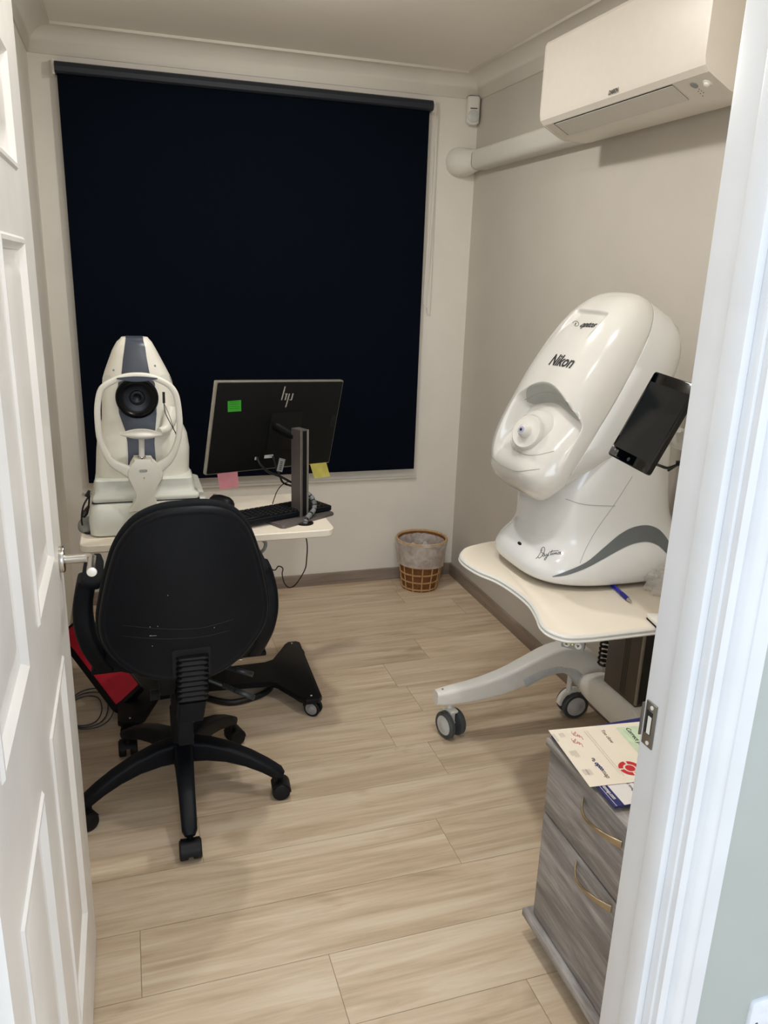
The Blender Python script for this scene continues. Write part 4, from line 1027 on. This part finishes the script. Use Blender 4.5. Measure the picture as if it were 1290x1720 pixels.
for x0_, x1_, y0_, y1_, z, r in ((-.128, .200, 2.552, 2.90, ZD+.107, .012), (-.130, .203, 2.550, 2.90, ZD+.112, .014), (-.128, .201, 2.553, 2.90, ZD+.122, .014), (-.122, .190, 2.566, 2.89, ZD+.130, .016), (-.120, .186, 2.570, 2.885, ZD+.150, .018), (-.119, .184, 2.572, 2.88, ZD+.170, .02), (-.115, .178, 2.58, 2.88, ZD+.174, .02)):
    rings.append([(x, y, z) for x, y in rrect(x1_-x0_, y1_-y0_, r, 5, (x0_+x1_)/2, (y0_+y1_)/2)])
add_loft(bm, rings); obj('sliding_stage', bm, NIDG, t, sharp=50)
HS = [(.888, 159.7, 319, 809, 2.585, 2.88, 3.4), (.96, 161, 320, 760, 2.595, 2.87, 3.2), (1.02, 163, 316, 735, 2.605, 2.86, 3.0), (1.07, 170, 305, 712, 2.62, 2.86, 2.9), (1.14, 170, 297, 670, 2.63, 2.86, 2.9), (1.19, 171, 290, 641, 2.64, 2.86, 2.9), (1.22, 175, 283, 627, 2.645, 2.85, 2.8), (1.28, 188, 264, 591, 2.665, 2.83, 2.7), (1.305, 196, 256, 577, 2.68, 2.81, 2.6), (1.315, 201, 252, 573, 2.70, 2.79, 2.6)]
HT = []
for z, xl, xr, py, ya, yb, n in HS:
    a, b = PY(xl, py, 2.66), PY(xr, py, 2.66); HT.append((a.z, (a.x+b.x)/2, (b.x-a.x)/2, ya, yb, n))
def head_at(z):
    for A, B in zip(HT[:-1], HT[1:]):
        if A[0] <= z <= B[0]:
            k = (z-A[0])/(B[0]-A[0]); return [p+(q_-p)*k for p, q_ in zip(A, B)]
    return HT[0] if z < HT[0][0] else HT[-1]
bm = nb(); zz = [HT[0][0]+(HT[-1][0]-HT[0][0])*i/50 for i in range(51)]; rings = []
for z in zz:
    _, cx, hx, ya, yb, n = head_at(z); rings.append(sup(cx, (ya+yb)/2, hx, (yb-ya)/2, n, z, 56))
_, cx, hx, ya, yb, n = HT[-1]; rings.append(sup(cx, (ya+yb)/2, hx*.9, (yb-ya)/2*.85, n, HT[-1][0]+.006, 56))
add_loft(bm, rings); head_o = obj('measuring_head', bm, NIDW, t, sharp=60)
def head_front(x, z, off=.0):
    _, cx, hx, ya, yb, n = head_at(z); e = min(1, abs((x-cx)/hx)); return Vector((x, (ya+yb)/2 - (yb-ya)/2*(1-e**n)**(1/n) - off, z))
# slate blue front strip
def K4(x, y): return (100+x/4.777, 560+y/4.777)
strip = [(40, 531, 674), (62, 530, 675), (90, 526, 682), (120, 522, 690), (200, 510, 700), (330, 497, 725), (400, 470, 765), (520, 462, 775), (640, 478, 778), (700, 500, 772), (770, 528, 765), (860, 545, 758), (960, 550, 765), (1060, 548, 778)]
rows = []
for y, xa, xb in strip:
    row = []
    for k in range(9):
        p = PY(*K4(xa+(xb-xa)*k/8, y), 2.64); row.append(head_front(p.x, min(p.z, HT[-1][0]-.0005), .0025))
    rows.append(row)
tp = HT[-1]; xs0, xs1 = rows[0][0].x, rows[0][-1].x
for yy, zz_ in ((rows[0][4].y+.004, tp[0]+.004), (rows[0][4].y+.012, tp[0]+.0075), (tp[4]+(tp[3]-tp[4])*.1, tp[0]+.0075)):
    rows.insert(0, [Vector((xs0+(xs1-xs0)*k/8, yy, zz_)) for k in range(9)])
bm = nb(); add_loft(bm, rows, closed=False); obj('slate_strip', bm, NIDB, t, sharp=60)
for nm_, pl_ in (('cheek_recess', [(350, 405), (362, 355), (385, 338), (412, 348), (432, 375)]), ('cheek_recess', [(800, 345), (830, 332), (862, 340), (885, 372), (893, 400)])):
    lo_c = [Vector((q_[0], q_[1], 0)) for q_ in pl_]; up_c = smooth_path(lo_c, 4); bs = [lo_c[0].lerp(lo_c[-1], i/(len(up_c)-1)) for i in range(len(up_c))]
    rws = []
    for k in range(5):
        rw = []
        for a_, b_ in zip(up_c, bs):
            q_ = a_.lerp(b_, k/4); p = PY(*K4(q_.x, q_.y), 2.66); rw.append(head_front(p.x, p.z, .0012))
        rws.append(rw)
    bm = nb(); add_loft(bm, rws, closed=False); obj(nm_, bm, NIDG, t, sharp=60)
# lens
lc = PY(*K4(622, 515), 2.625); lc.y = head_front(lc.x, lc.z).y - .009
bm = nb(); add_lathe(bm, [(.066, -.004), (.066, .004), (.064, .008), (.058, .009), (.054, .005), (.040, .002), (.024, .001), (.022, .004), (.019, .006), (.012, .004), (.001, .003)], (lc.x, lc.y, lc.z), (0, -1, .03), 44); obj('lens', bm, LENS, t, sharp=50)
bm = nb(); add_lathe(bm, [(.020, .006), (.021, .012), (.017, .0125), (.0165, .008)], (lc.x, lc.y, lc.z), (0, -1, .03), 28, cap=False); obj('lens_ring', bm, BLACKS, t)
# side mouldings: cheek scoops and small screws
bm = nb()
for q_ in ((435, 297), (765, 262)):
    p = PY(*K4(*q_), 2.66); p = head_front(p.x, p.z, -.001); add_lathe(bm, [(.004, 0), (.003, .003)], p, (0, -1, 0), 10)
obj('head_screw', bm, GREYP, t)
# side arm to the right with joystick housing
bm = nb(); add_tube(bm, [PY(*K4(800, 790), 2.56), PY(*K4(850, 770), 2.58), PY(*K4(880, 700), 2.60), PY(*K4(890, 600), 2.62)], [.012, .016, .022, .020], 14, sm=4); obj('side_arm', bm, NIDW, t)
bm = nb(); p = PY(*K4(868, 372), 2.72); add_box(bm, p, (.022, .05, .03), bev=.008); obj('side_knob', bm, M('smoky knob', '#9c9b94', .2), t)
# forehead ring in front
YRG = 2.475
ring_px = [(620, 1150), (520, 1090), (430, 1040), (370, 960), (325, 850), (308, 720), (305, 590), (325, 470), (370, 415), (460, 368), (540, 345), (622, 338), (710, 345), (790, 368), (870, 410), (920, 465), (945, 540), (962, 680), (960, 800), (930, 920), (880, 1010), (800, 1075), (700, 1150)]
bm = nb(); P = smooth_path([PY(*K4(*q_), YRG) for q_ in ring_px], 4)
secs = []
for i in range(len(P)):
    k = i/(len(P)-1); w = .010 + .010*(1-sstep(.0, .16, k)) + .010*sstep(.84, 1, k); secs.append([(a, b) for a, b in rrect(.024, w*1.8, .007, 3)])
add_sweep(bm, P, secs, (0, 1, 0)); obj('face_ring', bm, NIDW, t, sharp=60)
bm = nb(); rr = []
for k in range(11):
    x = 458+(785-458)*k/10; h_ = 26*math.sin(PI*(.06+.88*k/10)); a, b = PY(*K4(x, 362-h_*.62), YRG-.016), PY(*K4(x, 362+h_), YRG-.016)
    rr.append([a, b, b+Vector((0, .02, 0)), a+Vector((0, .02, 0))])
add_loft(bm, rr); obj('forehead_rest', bm, NIDB, t, sharp=50)
br_px = [(598, 1012), (738, 1012), (765, 1062), (800, 1080), (835, 1120), (825, 1180), (770, 1235), (752, 1290), (770, 1345), (800, 1420), (560, 1440), (598, 1398), (626, 1345), (628, 1285), (600, 1225), (552, 1180), (545, 1110), (580, 1070)]
pts = [PY(*K4(*q_), YRG-.016) for q_ in br_px]; pl2 = [(p.x, p.z) for p in pts]
zmin = ZD+.003; pl2 = [(x, max(z, zmin)) for x, z in pl2]
bm = nb(); add_poly(bm, list(reversed(pl2)), -.062, 0, Matrix(((1, 0, 0, 0), (0, 0, -1, YRG-.016), (0, 1, 0, 0), (0, 0, 0, 1))), bev=.004); br_o = obj('chin_bracket', bm, NIDW, t, sharp=50)
bm = nb(); c = PY(*K4(660, 1010), YRG); add_cyl(bm, c, c+Vector((0, 0, .010)), .0125, 24, bev=.001); obj('chin_post_collar', bm, CHROME, t)
bm = nb(); c1 = PY(*K4(660, 985), YRG); c2 = PY(*K4(658, 840), YRG); add_cyl(bm, c1, c2, .0085, 20); obj('chin_post', bm, WPLAST, t)
bm = nb(); rr = []
for k in range(13):
    e = -1+2*k/12; x = 655+170*e; hh_ = max(2, 36*(1-abs(e)**2.2)); dep = .012+.030*(1-e*e)
    a, b = PY(*K4(x, 806-hh_), YRG), PY(*K4(x, 812+hh_*.9), YRG)
    zc_, hz_ = (a.z+b.z)/2, (a.z-b.z)/2
    rr.append([Vector((a.x, YRG+dep*math.cos(q_)*1.0, zc_+hz_*math.sin(q_))) for q_ in [2*PI*j/16 for j in range(16)]])
add_loft(bm, rr); obj('chin_rest', bm, WPLAST, t, sharp=70)
mt_ = frame(PY(*K4(672, 1103), YRG-.0165), Vector((1, 0, 0)), Vector((0, 0, 1)), Vector((0, -1, 0)))
bm = nb(); add_poly(bm, rrect(.023, .0075, .0035, 4), 0, .001, mt_); nm = obj('name_badge', bm, GREYP, t)
bm = text_bm('NIDEK', .0062, lambda a, b: mt_ @ Vector((a-.0100, b-.0022, .0015)), bold=.0001); obj('badge_lettering', bm, M('badge silver', '#d8d8d2', .4), t, recalc=False)
mt_ = frame(PY(*K4(679, 1161), YRG-.0165), Vector((1, 0, 0)), Vector((0, 0, 1)), Vector((0, -1, 0)))
bm = nb(); add_poly(bm, rrect(.006, .0065, .0004, 1), 0, .0006, mt_); ft = obj('marking_label', bm, PAPER, t)
bm = nb(); add_poly(bm, [(-.0007, -.0022), (.0007, -.0022), (.0007, .0012), (-.0007, .0012)], .0007, .001, mt_); add_poly(bm, rrect(.0018, .0014, .0005, 2, 0, .0021), .0007, .001, mt_); obj('body_symbol', bm, INK, t)
bm = nb(); add_tube(bm, [PY(*K4(835, 470), 2.565), PY(*K4(838, 560), 2.56)], .004, 8); add_tube(bm, [PY(*K4(838, 560), 2.56), PY(*K4(850, 640), 2.53), PY(*K4(900, 740), 2.50), PY(*K4(945, 830), 2.48), PY(*K4(930, 860), 2.475)], .0016, 6, sm=5); add_tube(bm, [PY(*K4(838, 560), 2.56), PY(*K4(878, 650), 2.53), PY(*K4(915, 760), 2.50), PY(*K4(940, 830), 2.48)], .001, 6, sm=5); obj('test_lens_cord', bm, CABLE, t)
# loose black plug lead hanging beside the instrument
bm = nb(); add_tube(bm, [PY(150, 832, 2.60), PY(140, 850, 2.58), PY(137, 872, 2.58), PY(139, 884, 2.60)], .003, 6, sm=4); add_tube(bm, [PY(150, 832, 2.60), PY(149, 848, 2.60), PY(145, 862, 2.60)], .003, 6, sm=4)
add_tube(bm, [PY(150, 824, 2.60), PY(146, 834, 2.60)], [.004, .008], 8); add_tube(bm, [PY(149, 850, 2.62), PY(143, 862, 2.60), PY(140, 868, 2.59)], [.004, .010, .006], 8)
add_tube(bm, [PY(139, 884, 2.60), PZ(140, 893, ZD+.004), PZ(150, 896, ZD+.004), PZ(152, 890, ZD+.004)], .003, 6, sm=4)
tag(obj('plug_lead', bm, CABLE), 'tangled black plug lead hanging at left of the autorefractor', 'cable')
bm = nb(); a = PZ(146, 893, ZD); rr = []
for k in range(5): rr.append([(a.x+.028*math.cos(q_)*(1, 1.05, 1, .8, .5)[k], a.y+.04+.06*math.sin(q_)*(1, 1.05, 1, .8, .5)[k], ZD+.001+(0, .006, .016, .024, .027)[k]) for q_ in [2*PI*j/24 for j in range(24)]])
add_loft(bm, rr); tag(obj('joystick_rest', bm, M('grey pad', '#8b8c88', .5), sharp=60), 'small rounded grey pad on desk left of the autorefractor', 'pad')

# =================================================================== MONITOR
t = mon = thing('computer_monitor', 'black computer monitor seen from behind on warm grey stand', 'monitor', (.55, 2.60, ZD))
ang = math.radians(27); mu = Vector((math.cos(ang), math.sin(ang), 0)); mb = Vector((math.sin(ang), -math.cos(ang), 0))   # mb: towards the camera side (back)
tl, tr, blp, brp = PY(360, 644, 2.575), PY(577, 636, 2.575+.245), PY(349, 795, 2.62), PY(553, 780, 2.62+.245)
p0 = (tl+tr+blp+brp)/4
mu = ((tr-tl)+(brp-blp)).normalized(); mv = ((tl-blp)+(tr-brp)); mv -= mu*mv.dot(mu); mvn = mv.normalized(); MW = ((tr-tl).length+(brp-blp).length)/2; MH = mv.length/2
mn = mu.cross(mvn)
if mn.y > 0: mn = -mn
mm_ = Matrix((mu, mvn, mn)).transposed().to_4x4(); mm_.translation = p0      # +z local faces the camera (back of screen)
bm = nb(); add_poly(bm, rrect(MW, MH, .004, 3), -.016, 0, mm_, bev=.0015); obj('silver_frame', bm, MONS, t)
bm = nb(); add_poly(bm, rrect(MW-.008, MH-.008, .004, 3), -.004, .0035, mm_, bev=.002); obj('back_panel', bm, MONB, t)
bm = nb(); add_poly(bm, rrect(MW-.02, MH-.02, .002, 2), -.0175, -.015, mm_); obj('display', bm, GLASSB, t)
bm = nb(); add_poly(bm, rrect(.14, .14, .006, 2, .03, -.02), .002, .0065, mm_, bev=.002); obj('mount_plate', bm, BLACKS, t)
def mp_(px, py, k=.0045):
    q_ = PP(px, py, p0 + mn*k, mn); r = q_-p0; return r.dot(mu), r.dot(mvn)
bm = nb(); Kx = 4.96
def kk(x, y): return mp_(340+x/Kx, 620+y/Kx)
for (xa, ya, xb, yb) in ((690, 145, 660, 258), (703, 205, 690, 258), (726, 205, 694, 318), (756, 203, 742, 255)):
    a, b = kk(xa, ya), kk(xb, yb); w = .0022 if xb != 690 else .0026
    add_poly(bm, [(b[0]-w, b[1]), (b[0]+w, b[1]), (a[0]+w, a[1]), (a[0]-w, a[1])], .0030, .0046, mm_)
for (xa, ya, xb, yb) in ((690, 205, 712, 205), (726, 255, 745, 255)):
    a, b = kk(xa, ya), kk(xb, yb)
    add_poly(bm, [(a[0], a[1]-.0018), (b[0], b[1]-.0018), (b[0], b[1]+.0006), (a[0], a[1]+.0006)], .0030, .0046, mm_)
obj('logo', bm, LOGOS, t)
a = kk(1090, 435); bm = nb(); add_poly(bm, rrect(.028, .042, .001, 1, a[0], a[1]), .003, .0043, mm_); obj('vent_badge', bm, M('matt black badge', '#050506', .8), t)
for (xa, ya, w, h, rot) in ((553, 728, .038, .012, 0), (444, 745, .007, .011, 0)):
    a = kk(xa, ya); bm = nb(); add_poly(bm, rrect(w, h, .0006, 1, a[0], a[1]), .003, .0044, mm_); sl = obj('serial_label', bm, M('white label', '#c4c3c0', .6), t)
    if w > .02:
        bm = nb(); 
        for k in range(9): add_poly(bm, [(a[0]+.004+k*.0015, a[1]+.000), (a[0]+.0046+k*.0015, a[1]), (a[0]+.0046+k*.0015, a[1]+.003), (a[0]+.004+k*.0015, a[1]+.003)], .0044, .0047, mm_)
        obj('barcode', bm, INK, t)
# stand pillar
pz_ = ZD+.010
pb_ = PZ(502, 866, pz_); sa = math.radians(29); su = Vector((math.cos(sa), math.sin(sa), 0)); sv = Vector((-su.y, su.x, 0))
# pillar section: faces seen = warm grey side (left) and slotted back (right)
ptop = PY(505, 721, pb_.y).z
q0 = PZ(504.5, 869, pz_)      # near vertical edge of the pillar
su2 = Vector((math.cos(math.radians(25)), math.sin(math.radians(25)), 0)); sv2 = Vector((-math.sin(math.radians(25)), math.cos(math.radians(25)), 0))
wb, ds = .034, .054
def pil(a, b, z): return q0*1 + su2*a + sv2*b + Vector((0, 0, z-q0.z))
bm = nb(); cs_ = [(0, 0), (wb, 0), (wb, ds), (0, ds)]
add_loft(bm, [[pil(a, b, pz_-.002) for a, b in cs_], [pil(a, b, ptop) for a, b in cs_]]); bmesh.ops.bevel(bm, geom=bm.edges[:], offset=.0015, segments=2, affect='EDGES'); obj('stand_pillar', bm, STAND, t)
bm = nb(); add_loft(bm, [[pil(.010, -.0008, z), pil(wb-.008, -.0008, z), pil(wb-.008, .004, z), pil(.010, .004, z)] for z in (pz_+.003, ptop-.004)]); obj('cable_slot', bm, BLACKS, t)
bm = nb()
for a0_, a1_ in ((.0, .0022), (wb-.0075, wb+.0004)): add_loft(bm, [[pil(a0_, -.0014, z), pil(a1_, -.0014, z), pil(a1_, .003, z), pil(a0_, .003, z)] for z in (pz_, ptop)])
obj('pillar_edge', bm, MONS, t)
bm = nb(); j = pil(wb*.5, ds, ptop-.035); k_ = mm_ @ Vector((mm_.inverted() @ (j+mn*0)).to_3d().xy.to_3d()) if False else j
j = pil(wb*.4, ds, ptop-.03); jl = mm_.inverted() @ j; e_ = mm_ @ Vector((jl.x-.012, jl.y+.006, .004)); add_tube(bm, [j - sv2*.01, j + sv2*.02, e_], .016, 12); obj('tilt_hinge', bm, BLACKS, t)
bpx = [(447, 876.5), (475, 885), (563, 861.5), (561, 856.5), (535, 846), (512, 842), (480, 852)]
bpp = [PZ(x, y, pz_) for x, y in bpx]
a_, b_, c_ = PZ(475, 884.5, pz_), PZ(562.5, 861, pz_), PZ(447, 876, pz_)
bq = [a_ , b_, b_+(c_-a_)*1.0+sv2*.11, c_+sv2*.11]
bm = nb(); pol = [(p.x, p.y) for p in (a_, b_, b_+sv2*.19+su2*.0, c_+sv2*.115)]
pc_ = Vector((sum(p[0] for p in pol)/4, sum(p[1] for p in pol)/4))
def roundpoly(pol, r, k=4):
    out = []; n = len(pol)
    for i in range(n):
        p, a, b = Vector(pol[i]), Vector(pol[i-1]), Vector(pol[(i+1) % n]); u1 = (a-p).normalized()*r; u2 = (b-p).normalized()*r
        for s_ in range(k+1):
            t_ = s_/k; out.append(tuple((p+u1)*(1-t_)**2 + p*2*t_*(1-t_) + (p+u2)*t_*t_))
    return out
add_poly(bm, roundpoly(pol, .012), ZD+.0005, pz_, bev=.003); obj('stand_base', bm, STAND, t)

# sticky notes
def note(name, label, px, mat, k, lift, tilt=.0):
    P_ = [PP(x, y, p0 + mn*k, mn) for x, y in px]; c = sum(P_, Vector())/4; bm = nb(); rows = []
    for j in range(7):
        v = j/6; rows.append([P_[0].lerp(P_[1], i/6).lerp(P_[3].lerp(P_[2], i/6), v) + mn*lift*v*v for i in range(7)])
    add_loft(bm, rows, closed=False); r = bmesh.ops.solidify(bm, geom=bm.faces[:], thickness=.0004)
    o = tag(obj(name, bm, mat), label, 'sticky note', 'sticky notes on the monitor'); return o
g_ = note('sticky_note', 'small green note with faint print on upper left of monitor back', [(382.5, 674), (405, 672), (405, 690.5), (382.5, 692)], GREENN, .0042, .001)
bm = nb(); 
note('sticky_note', 'pink sticky note at lower left edge of the monitor', [(365, 796), (399, 792), (400, 817), (368, 821.5)], PINKN, .0025, .006)
note('sticky_note', 'yellow sticky note at lower right edge of the monitor', [(520, 777), (547, 772), (553, 799), (527, 803)], YELN, .0025, .006)
bm = nb(); gm = [mp_(384+x, 676+y) for x, y in ((0, 0), (18, 0))]
for k in range(4):
    a = mp_(385, 676+k*3.6); b = mp_(402, 675+k*3.6); add_poly(bm, [(a[0], a[1]), (b[0], b[1]), (b[0], b[1]+.0012), (a[0], a[1]+.0012)], .0048, .0052, mm_)
obj('printed_lines', bm, M('dark green print', '#2b7d22', .8), g_)
# monitor cables with a tag
t = thing('monitor_cables', 'black cables drooping from the monitor back to its stand', 'cable', (.5, 2.62, .85))
def pm_(px, py, k): return PP(px, py, p0+mn*k, mn)
bm = nb(); add_tube(bm, [pm_(432, 768, .004), pm_(436, 778, .02), pm_(450, 792, .03), pm_(470, 800, .035), pm_(489, 810, .03), PY(500, 815, 2.62)], .0045, 8, sm=5)
add_tube(bm, [pm_(458, 766, .004), pm_(464, 785, .022), pm_(470, 799, .035), pm_(474, 809, .035), pm_(482, 814, .03), PY(497, 818, 2.62)], .0038, 8, sm=5)
add_tube(bm, [pm_(489, 808, .03), pm_(476, 813, .03), pm_(466, 824, .02), PZ(459, 842, ZD+.03), PZ(458, 846, ZD+.026)], .0018, 6, sm=5); obj('cable', bm, CABLE, t)
bm = nb(); P_ = [pm_(x, y, .032) for x, y in ((469.5, 769), (479.5, 771.5), (474, 793), (464.5, 791))]; bm.faces.new([bm.verts.new(p) for p in P_]); bmesh.ops.solidify(bm, geom=bm.faces[:], thickness=.0006); tg = obj('cable_tag', bm, M('white tag', '#cfcfcc', .6), t)
bm = nb()
for k in range(5): 
    P_ = [pm_(471.2-k*.55+dx, 775+k*3+dy, .0328) for dx, dy in ((0, 0), (4, .9), (3.7, 2.2), (-.3, 1.3))]; bm.faces.new([bm.verts.new(p) for p in P_])
obj('tag_print', bm, INK, tg)
# ribbed grey cable sleeve to the grommet
bm = nb(); pts = smooth_path([pil(wb*.8, ds+.01, .80), pil(wb+.012, ds*.4, .805), pil(wb+.020, -.004, .785), pil(wb+.014, -.014, .755), Vector((gp.x+.004, gp.y, ZD+.012)), Vector((gp.x, gp.y, ZD-.03))], 8)
add_tube(bm, pts, .0068, 10); slv = thing('cable_sleeve', 'grey spiral cable sleeve beside monitor stand entering the desk grommet', 'cable sleeve', (gp.x, gp.y, ZD)); obj('inner_cable', bm, CABLE, slv)
bm = nb()
for i in range(1, len(pts)-4, 1):
    if i % 4 == 3: continue
    add_tube(bm, [pts[i], pts[i].lerp(pts[i+1], 1.0)], .0086, 10)
obj('spiral_wrap', bm, RUBG, slv)
# power cord below the desk
bm = nb(); add_tube(bm, [Vector((gp.x, gp.y, ZD-.03)), PY(516, 915, 2.56), PY(515, 940, 2.60), PY(512, 957, 2.64), PY(498, 980, 2.72), PY(487, 987, 2.74), PY(478, 980, 2.72), PY(474, 965, 2.66), PY(475, 955, 2.64), PY(468, 951, 2.66), PY(455, 955, 2.70), Vector((.38, 2.75, .62)), Vector((.36, 2.74, ZD-.04))], .0022, 6, sm=6)
tag(obj('power_cord', bm, CABLE), 'thin black power cord looping down below the right end of desk', 'cable')

# =================================================================== KEYBOARD + MOUSE
ZK = ZD+.034
a_, b_, c_ = PZ(524, 834, ZK), PZ(555, 841, ZK), PZ(408, 854, ZK)
ka = math.atan2((a_-c_).y, (a_-c_).x); ku = Vector((math.cos(ka), math.sin(ka), 0)); kv = Vector((-ku.y, ku.x, 0)); kd = abs((b_-a_).dot(kv)); kd = .125; KW = .44
ko = a_ - ku*KW/2 - kv*kd/2
t = thing('keyboard', 'black computer keyboard on desk behind the monitor stand', 'keyboard', (ko.x, ko.y, ZD+.0102), ka)
bm = nb(); prk = [(-kd/2, .006), (-kd/2+.004, .001), (kd/2-.004, .001), (kd/2, .006), (kd/2, .012), (kd/2-.003, .015), (-kd/2+.003, .020), (-kd/2, .018)]
add_loft(bm, [[Vector((x, y, z)) for y, z in prk] for x in (-KW/2, KW/2)]); obj('case', bm, BLACKP, t, world=False)
kx0 = -KW/2+.012
for r in range(6):
    bm = nb(); y = kd/2-.016-r*.0185; n = 21
    for i in range(n):
        if r == 5 and 4 <= i <= 8: continue
        x = kx0+.010+i*.0198; z = .0165+.00045*r*.9; add_box(bm, (x, y, z+.003), (.0172, .0160, .006), bev=.0015, seg=1)
    if r == 5: add_box(bm, (kx0+.010+6*.0198, y, .0185+.003), (.096, .016, .006), bev=.0015, seg=1)
    obj('key_row', bm, BLACKS, t, world=False)
bm = nb(); add_box(bm, (KW/2-.012, -kd/2+.10, .0195), (.012, .006, .0012)); obj('indicator_sticker', bm, M('yellow sticker', '#c9c43a', .6), t, world=False)
pm0 = PZ(372, 846, ZD+.01); t = thing('computer_mouse', 'black computer mouse on desk between autorefractor and keyboard', 'mouse', (pm0.x, pm0.y, ZD), math.radians(35))
bm = nb(); rings = [sup(0, 0, hx, hy, 2.4, z, 32) for hx, hy, z in ((.027, .052, .001), (.031, .056, .004), (.032, .057, .014), (.029, .052, .025), (.022, .042, .034), (.012, .026, .039), (.002, .006, .0405))]
add_loft(bm, rings); obj('shell', bm, BLACKS, t, world=False, sharp=70)
bm = nb(); add_cyl(bm, (-.004, .034, .034), (.004, .034, .034), .007, 14); obj('scroll_wheel', bm, GREYP, t, world=False)

# =================================================================== UNDER THE DESK, LEFT
# red panelled black case leaning beside the desk foot
P0 = PZ(118, 1092, .15); P0 = Vector((-.262, 2.93, 0)); P1 = Vector((-.128, 2.612, 0))
eu = (P1-P0).normalized(); ew = Vector((-eu.y, eu.x, 0)); ew = ew if ew.x > 0 else -ew
el = (ew*math.cos(.72) + Vector((0, 0, 1))*math.sin(.72)).normalized(); en = eu.cross(el)
if en.z < 0: en = -en
a = PP(118, 1080, Vector((-.2, 2.6, .2)), (0, 1, 0)); 
# anchor the slab so that its lower long edge follows the black border seen left of the red face
A_, B_ = PY(116, 1098, 2.86), PY(191, 1197, 2.60)
eu = (B_-A_).normalized(); R_ = PY(196, 1128, 2.66); T_ = PY(160, 1100, 2.80)
el = (PY(200, 1110, 2.74) - (A_+B_)/2); el -= eu*el.dot(eu); LW = .125; el.normalize(); en = eu.cross(el)
if en.dot(CAM-A_) < 0: en = -en
Ls = (B_-A_).length
A0_ = A_ - eu*.10
lowz = min((A0_-en*.03).z, (B_-en*.03).z, A0_.z, B_.z)
fm = Matrix((eu, el, en)).transposed().to_4x4(); fm.translation = A0_
t = thing('red_case', 'red faced black case leaning under desk between door and chair', 'case', (B_.x, B_.y, 0))
bm = nb(); add_poly(bm, rrect(Ls+.10, LW, .012, 3, (Ls+.10)/2, LW/2), -.034, 0, fm, bev=.005); obj('case_frame', bm, BLACKM, t)
bm = nb(); add_poly(bm, rrect(Ls+.07, LW-.024, .008, 3, (Ls+.10)/2, LW/2+.010), -.002, .003, fm, bev=.002); obj('red_face', bm, RED, t)
bm = nb()
for k in range(3):
    rx, ry = .055+.012*k, .11+.02*k; add_tube(bm, [(-.215+.01*k+rx*math.cos(q_), 2.72+ry*math.sin(q_), .004+.004*k+.004*math.sin(3*q_)) for q_ in [2*PI*j/40 for j in range(41)]], .0025, 6)
tag(obj('coiled_wire', bm, GREYC), 'loosely coiled thin grey wire on floor by the left wall', 'cable')

# =================================================================== HALL SOCKET
sp_ = PY(1265, 1690, .699)
t = thing('wall_socket', 'white plastic wall socket beside the door frame, low in the hall', 'socket', (sp_.x+.08, .70, sp_.z-.05))
mt_ = frame(Vector((sp_.x+.063, .70, sp_.z-.026)), Vector((1, 0, 0)), Vector((0, 0, 1)), Vector((0, -1, 0)))
bm = nb(); add_poly(bm, rrect(.146, .086, .008, 4), 0, .010, mt_, bev=.003); obj('face_plate', bm, M('socket white', '#dfe3ea', .3), t)
bm = nb(); add_lathe(bm, [(.003, 0), (.003, .0005)], mt_ @ Vector((-.06, 0, .010)), (0, -1, 0), 10); obj('plate_screw', bm, INKG, t)

# =================================================================== LIGHT
def area(name, loc, size, power, col, target=None, shape='DISK', spread=PI):
    l = bpy.data.lights.new(name, 'AREA'); l.shape = shape; l.size = size; l.energy = power; l.color = col; l.spread = spread
    o = bpy.data.objects.new(name, l); C.objects.link(o); o.location = loc
    if target: o.rotation_euler = (Vector(target)-Vector(loc)).to_track_quat('-Z', 'Y').to_euler()
    return o
WARM = (1.0, .975, .935)
area('ceiling_light', (.58, 2.60, ZC-.006), .10, 8.6, WARM)
area('ceiling_light', (.68, 1.40, ZC-.006), .10, 8, WARM)
area('ceiling_light', (.12, 1.12, ZC-.006), .10, 2.9, WARM)  # extra downlight added as fill for surfaces facing the doorway
for x_, y_, p_ in ((.58, 2.60, 5), (.68, 1.40, 2.4)):  # added point lights below the downlights, to brighten ceiling and cornice
    l_ = bpy.data.lights.new('ceiling_fill_point', 'POINT'); l_.energy = p_; l_.shadow_soft_size = .035; l_.color = WARM
    o_ = bpy.data.objects.new('ceiling_fill_point', l_); C.objects.link(o_); o_.location = (x_, y_, ZC-.04)
hl = area('hall_window_light', (-.45, -1.9, 1.8), 2.3, 38, (.78, .89, 1.0), target=(.3, 1.0, .9), shape='RECTANGLE'); hl.data.size_y = 1.3
w = bpy.data.worlds.new('world'); bpy.context.scene.world = w; w.use_nodes = True
w.node_tree.nodes['Background'].inputs['Color'].default_value = (.84, .91, 1.0, 1); w.node_tree.nodes['Background'].inputs['Strength'].default_value = 1.25
sc_ = bpy.context.scene
sc_.view_settings.view_transform = 'Standard'; sc_.view_settings.look = 'None'; sc_.view_settings.exposure = 0; sc_.view_settings.gamma = 1
try: sc_.cycles.use_denoising = True; sc_.cycles.max_bounces = 8; sc_.cycles.diffuse_bounces = 6
except Exception: pass
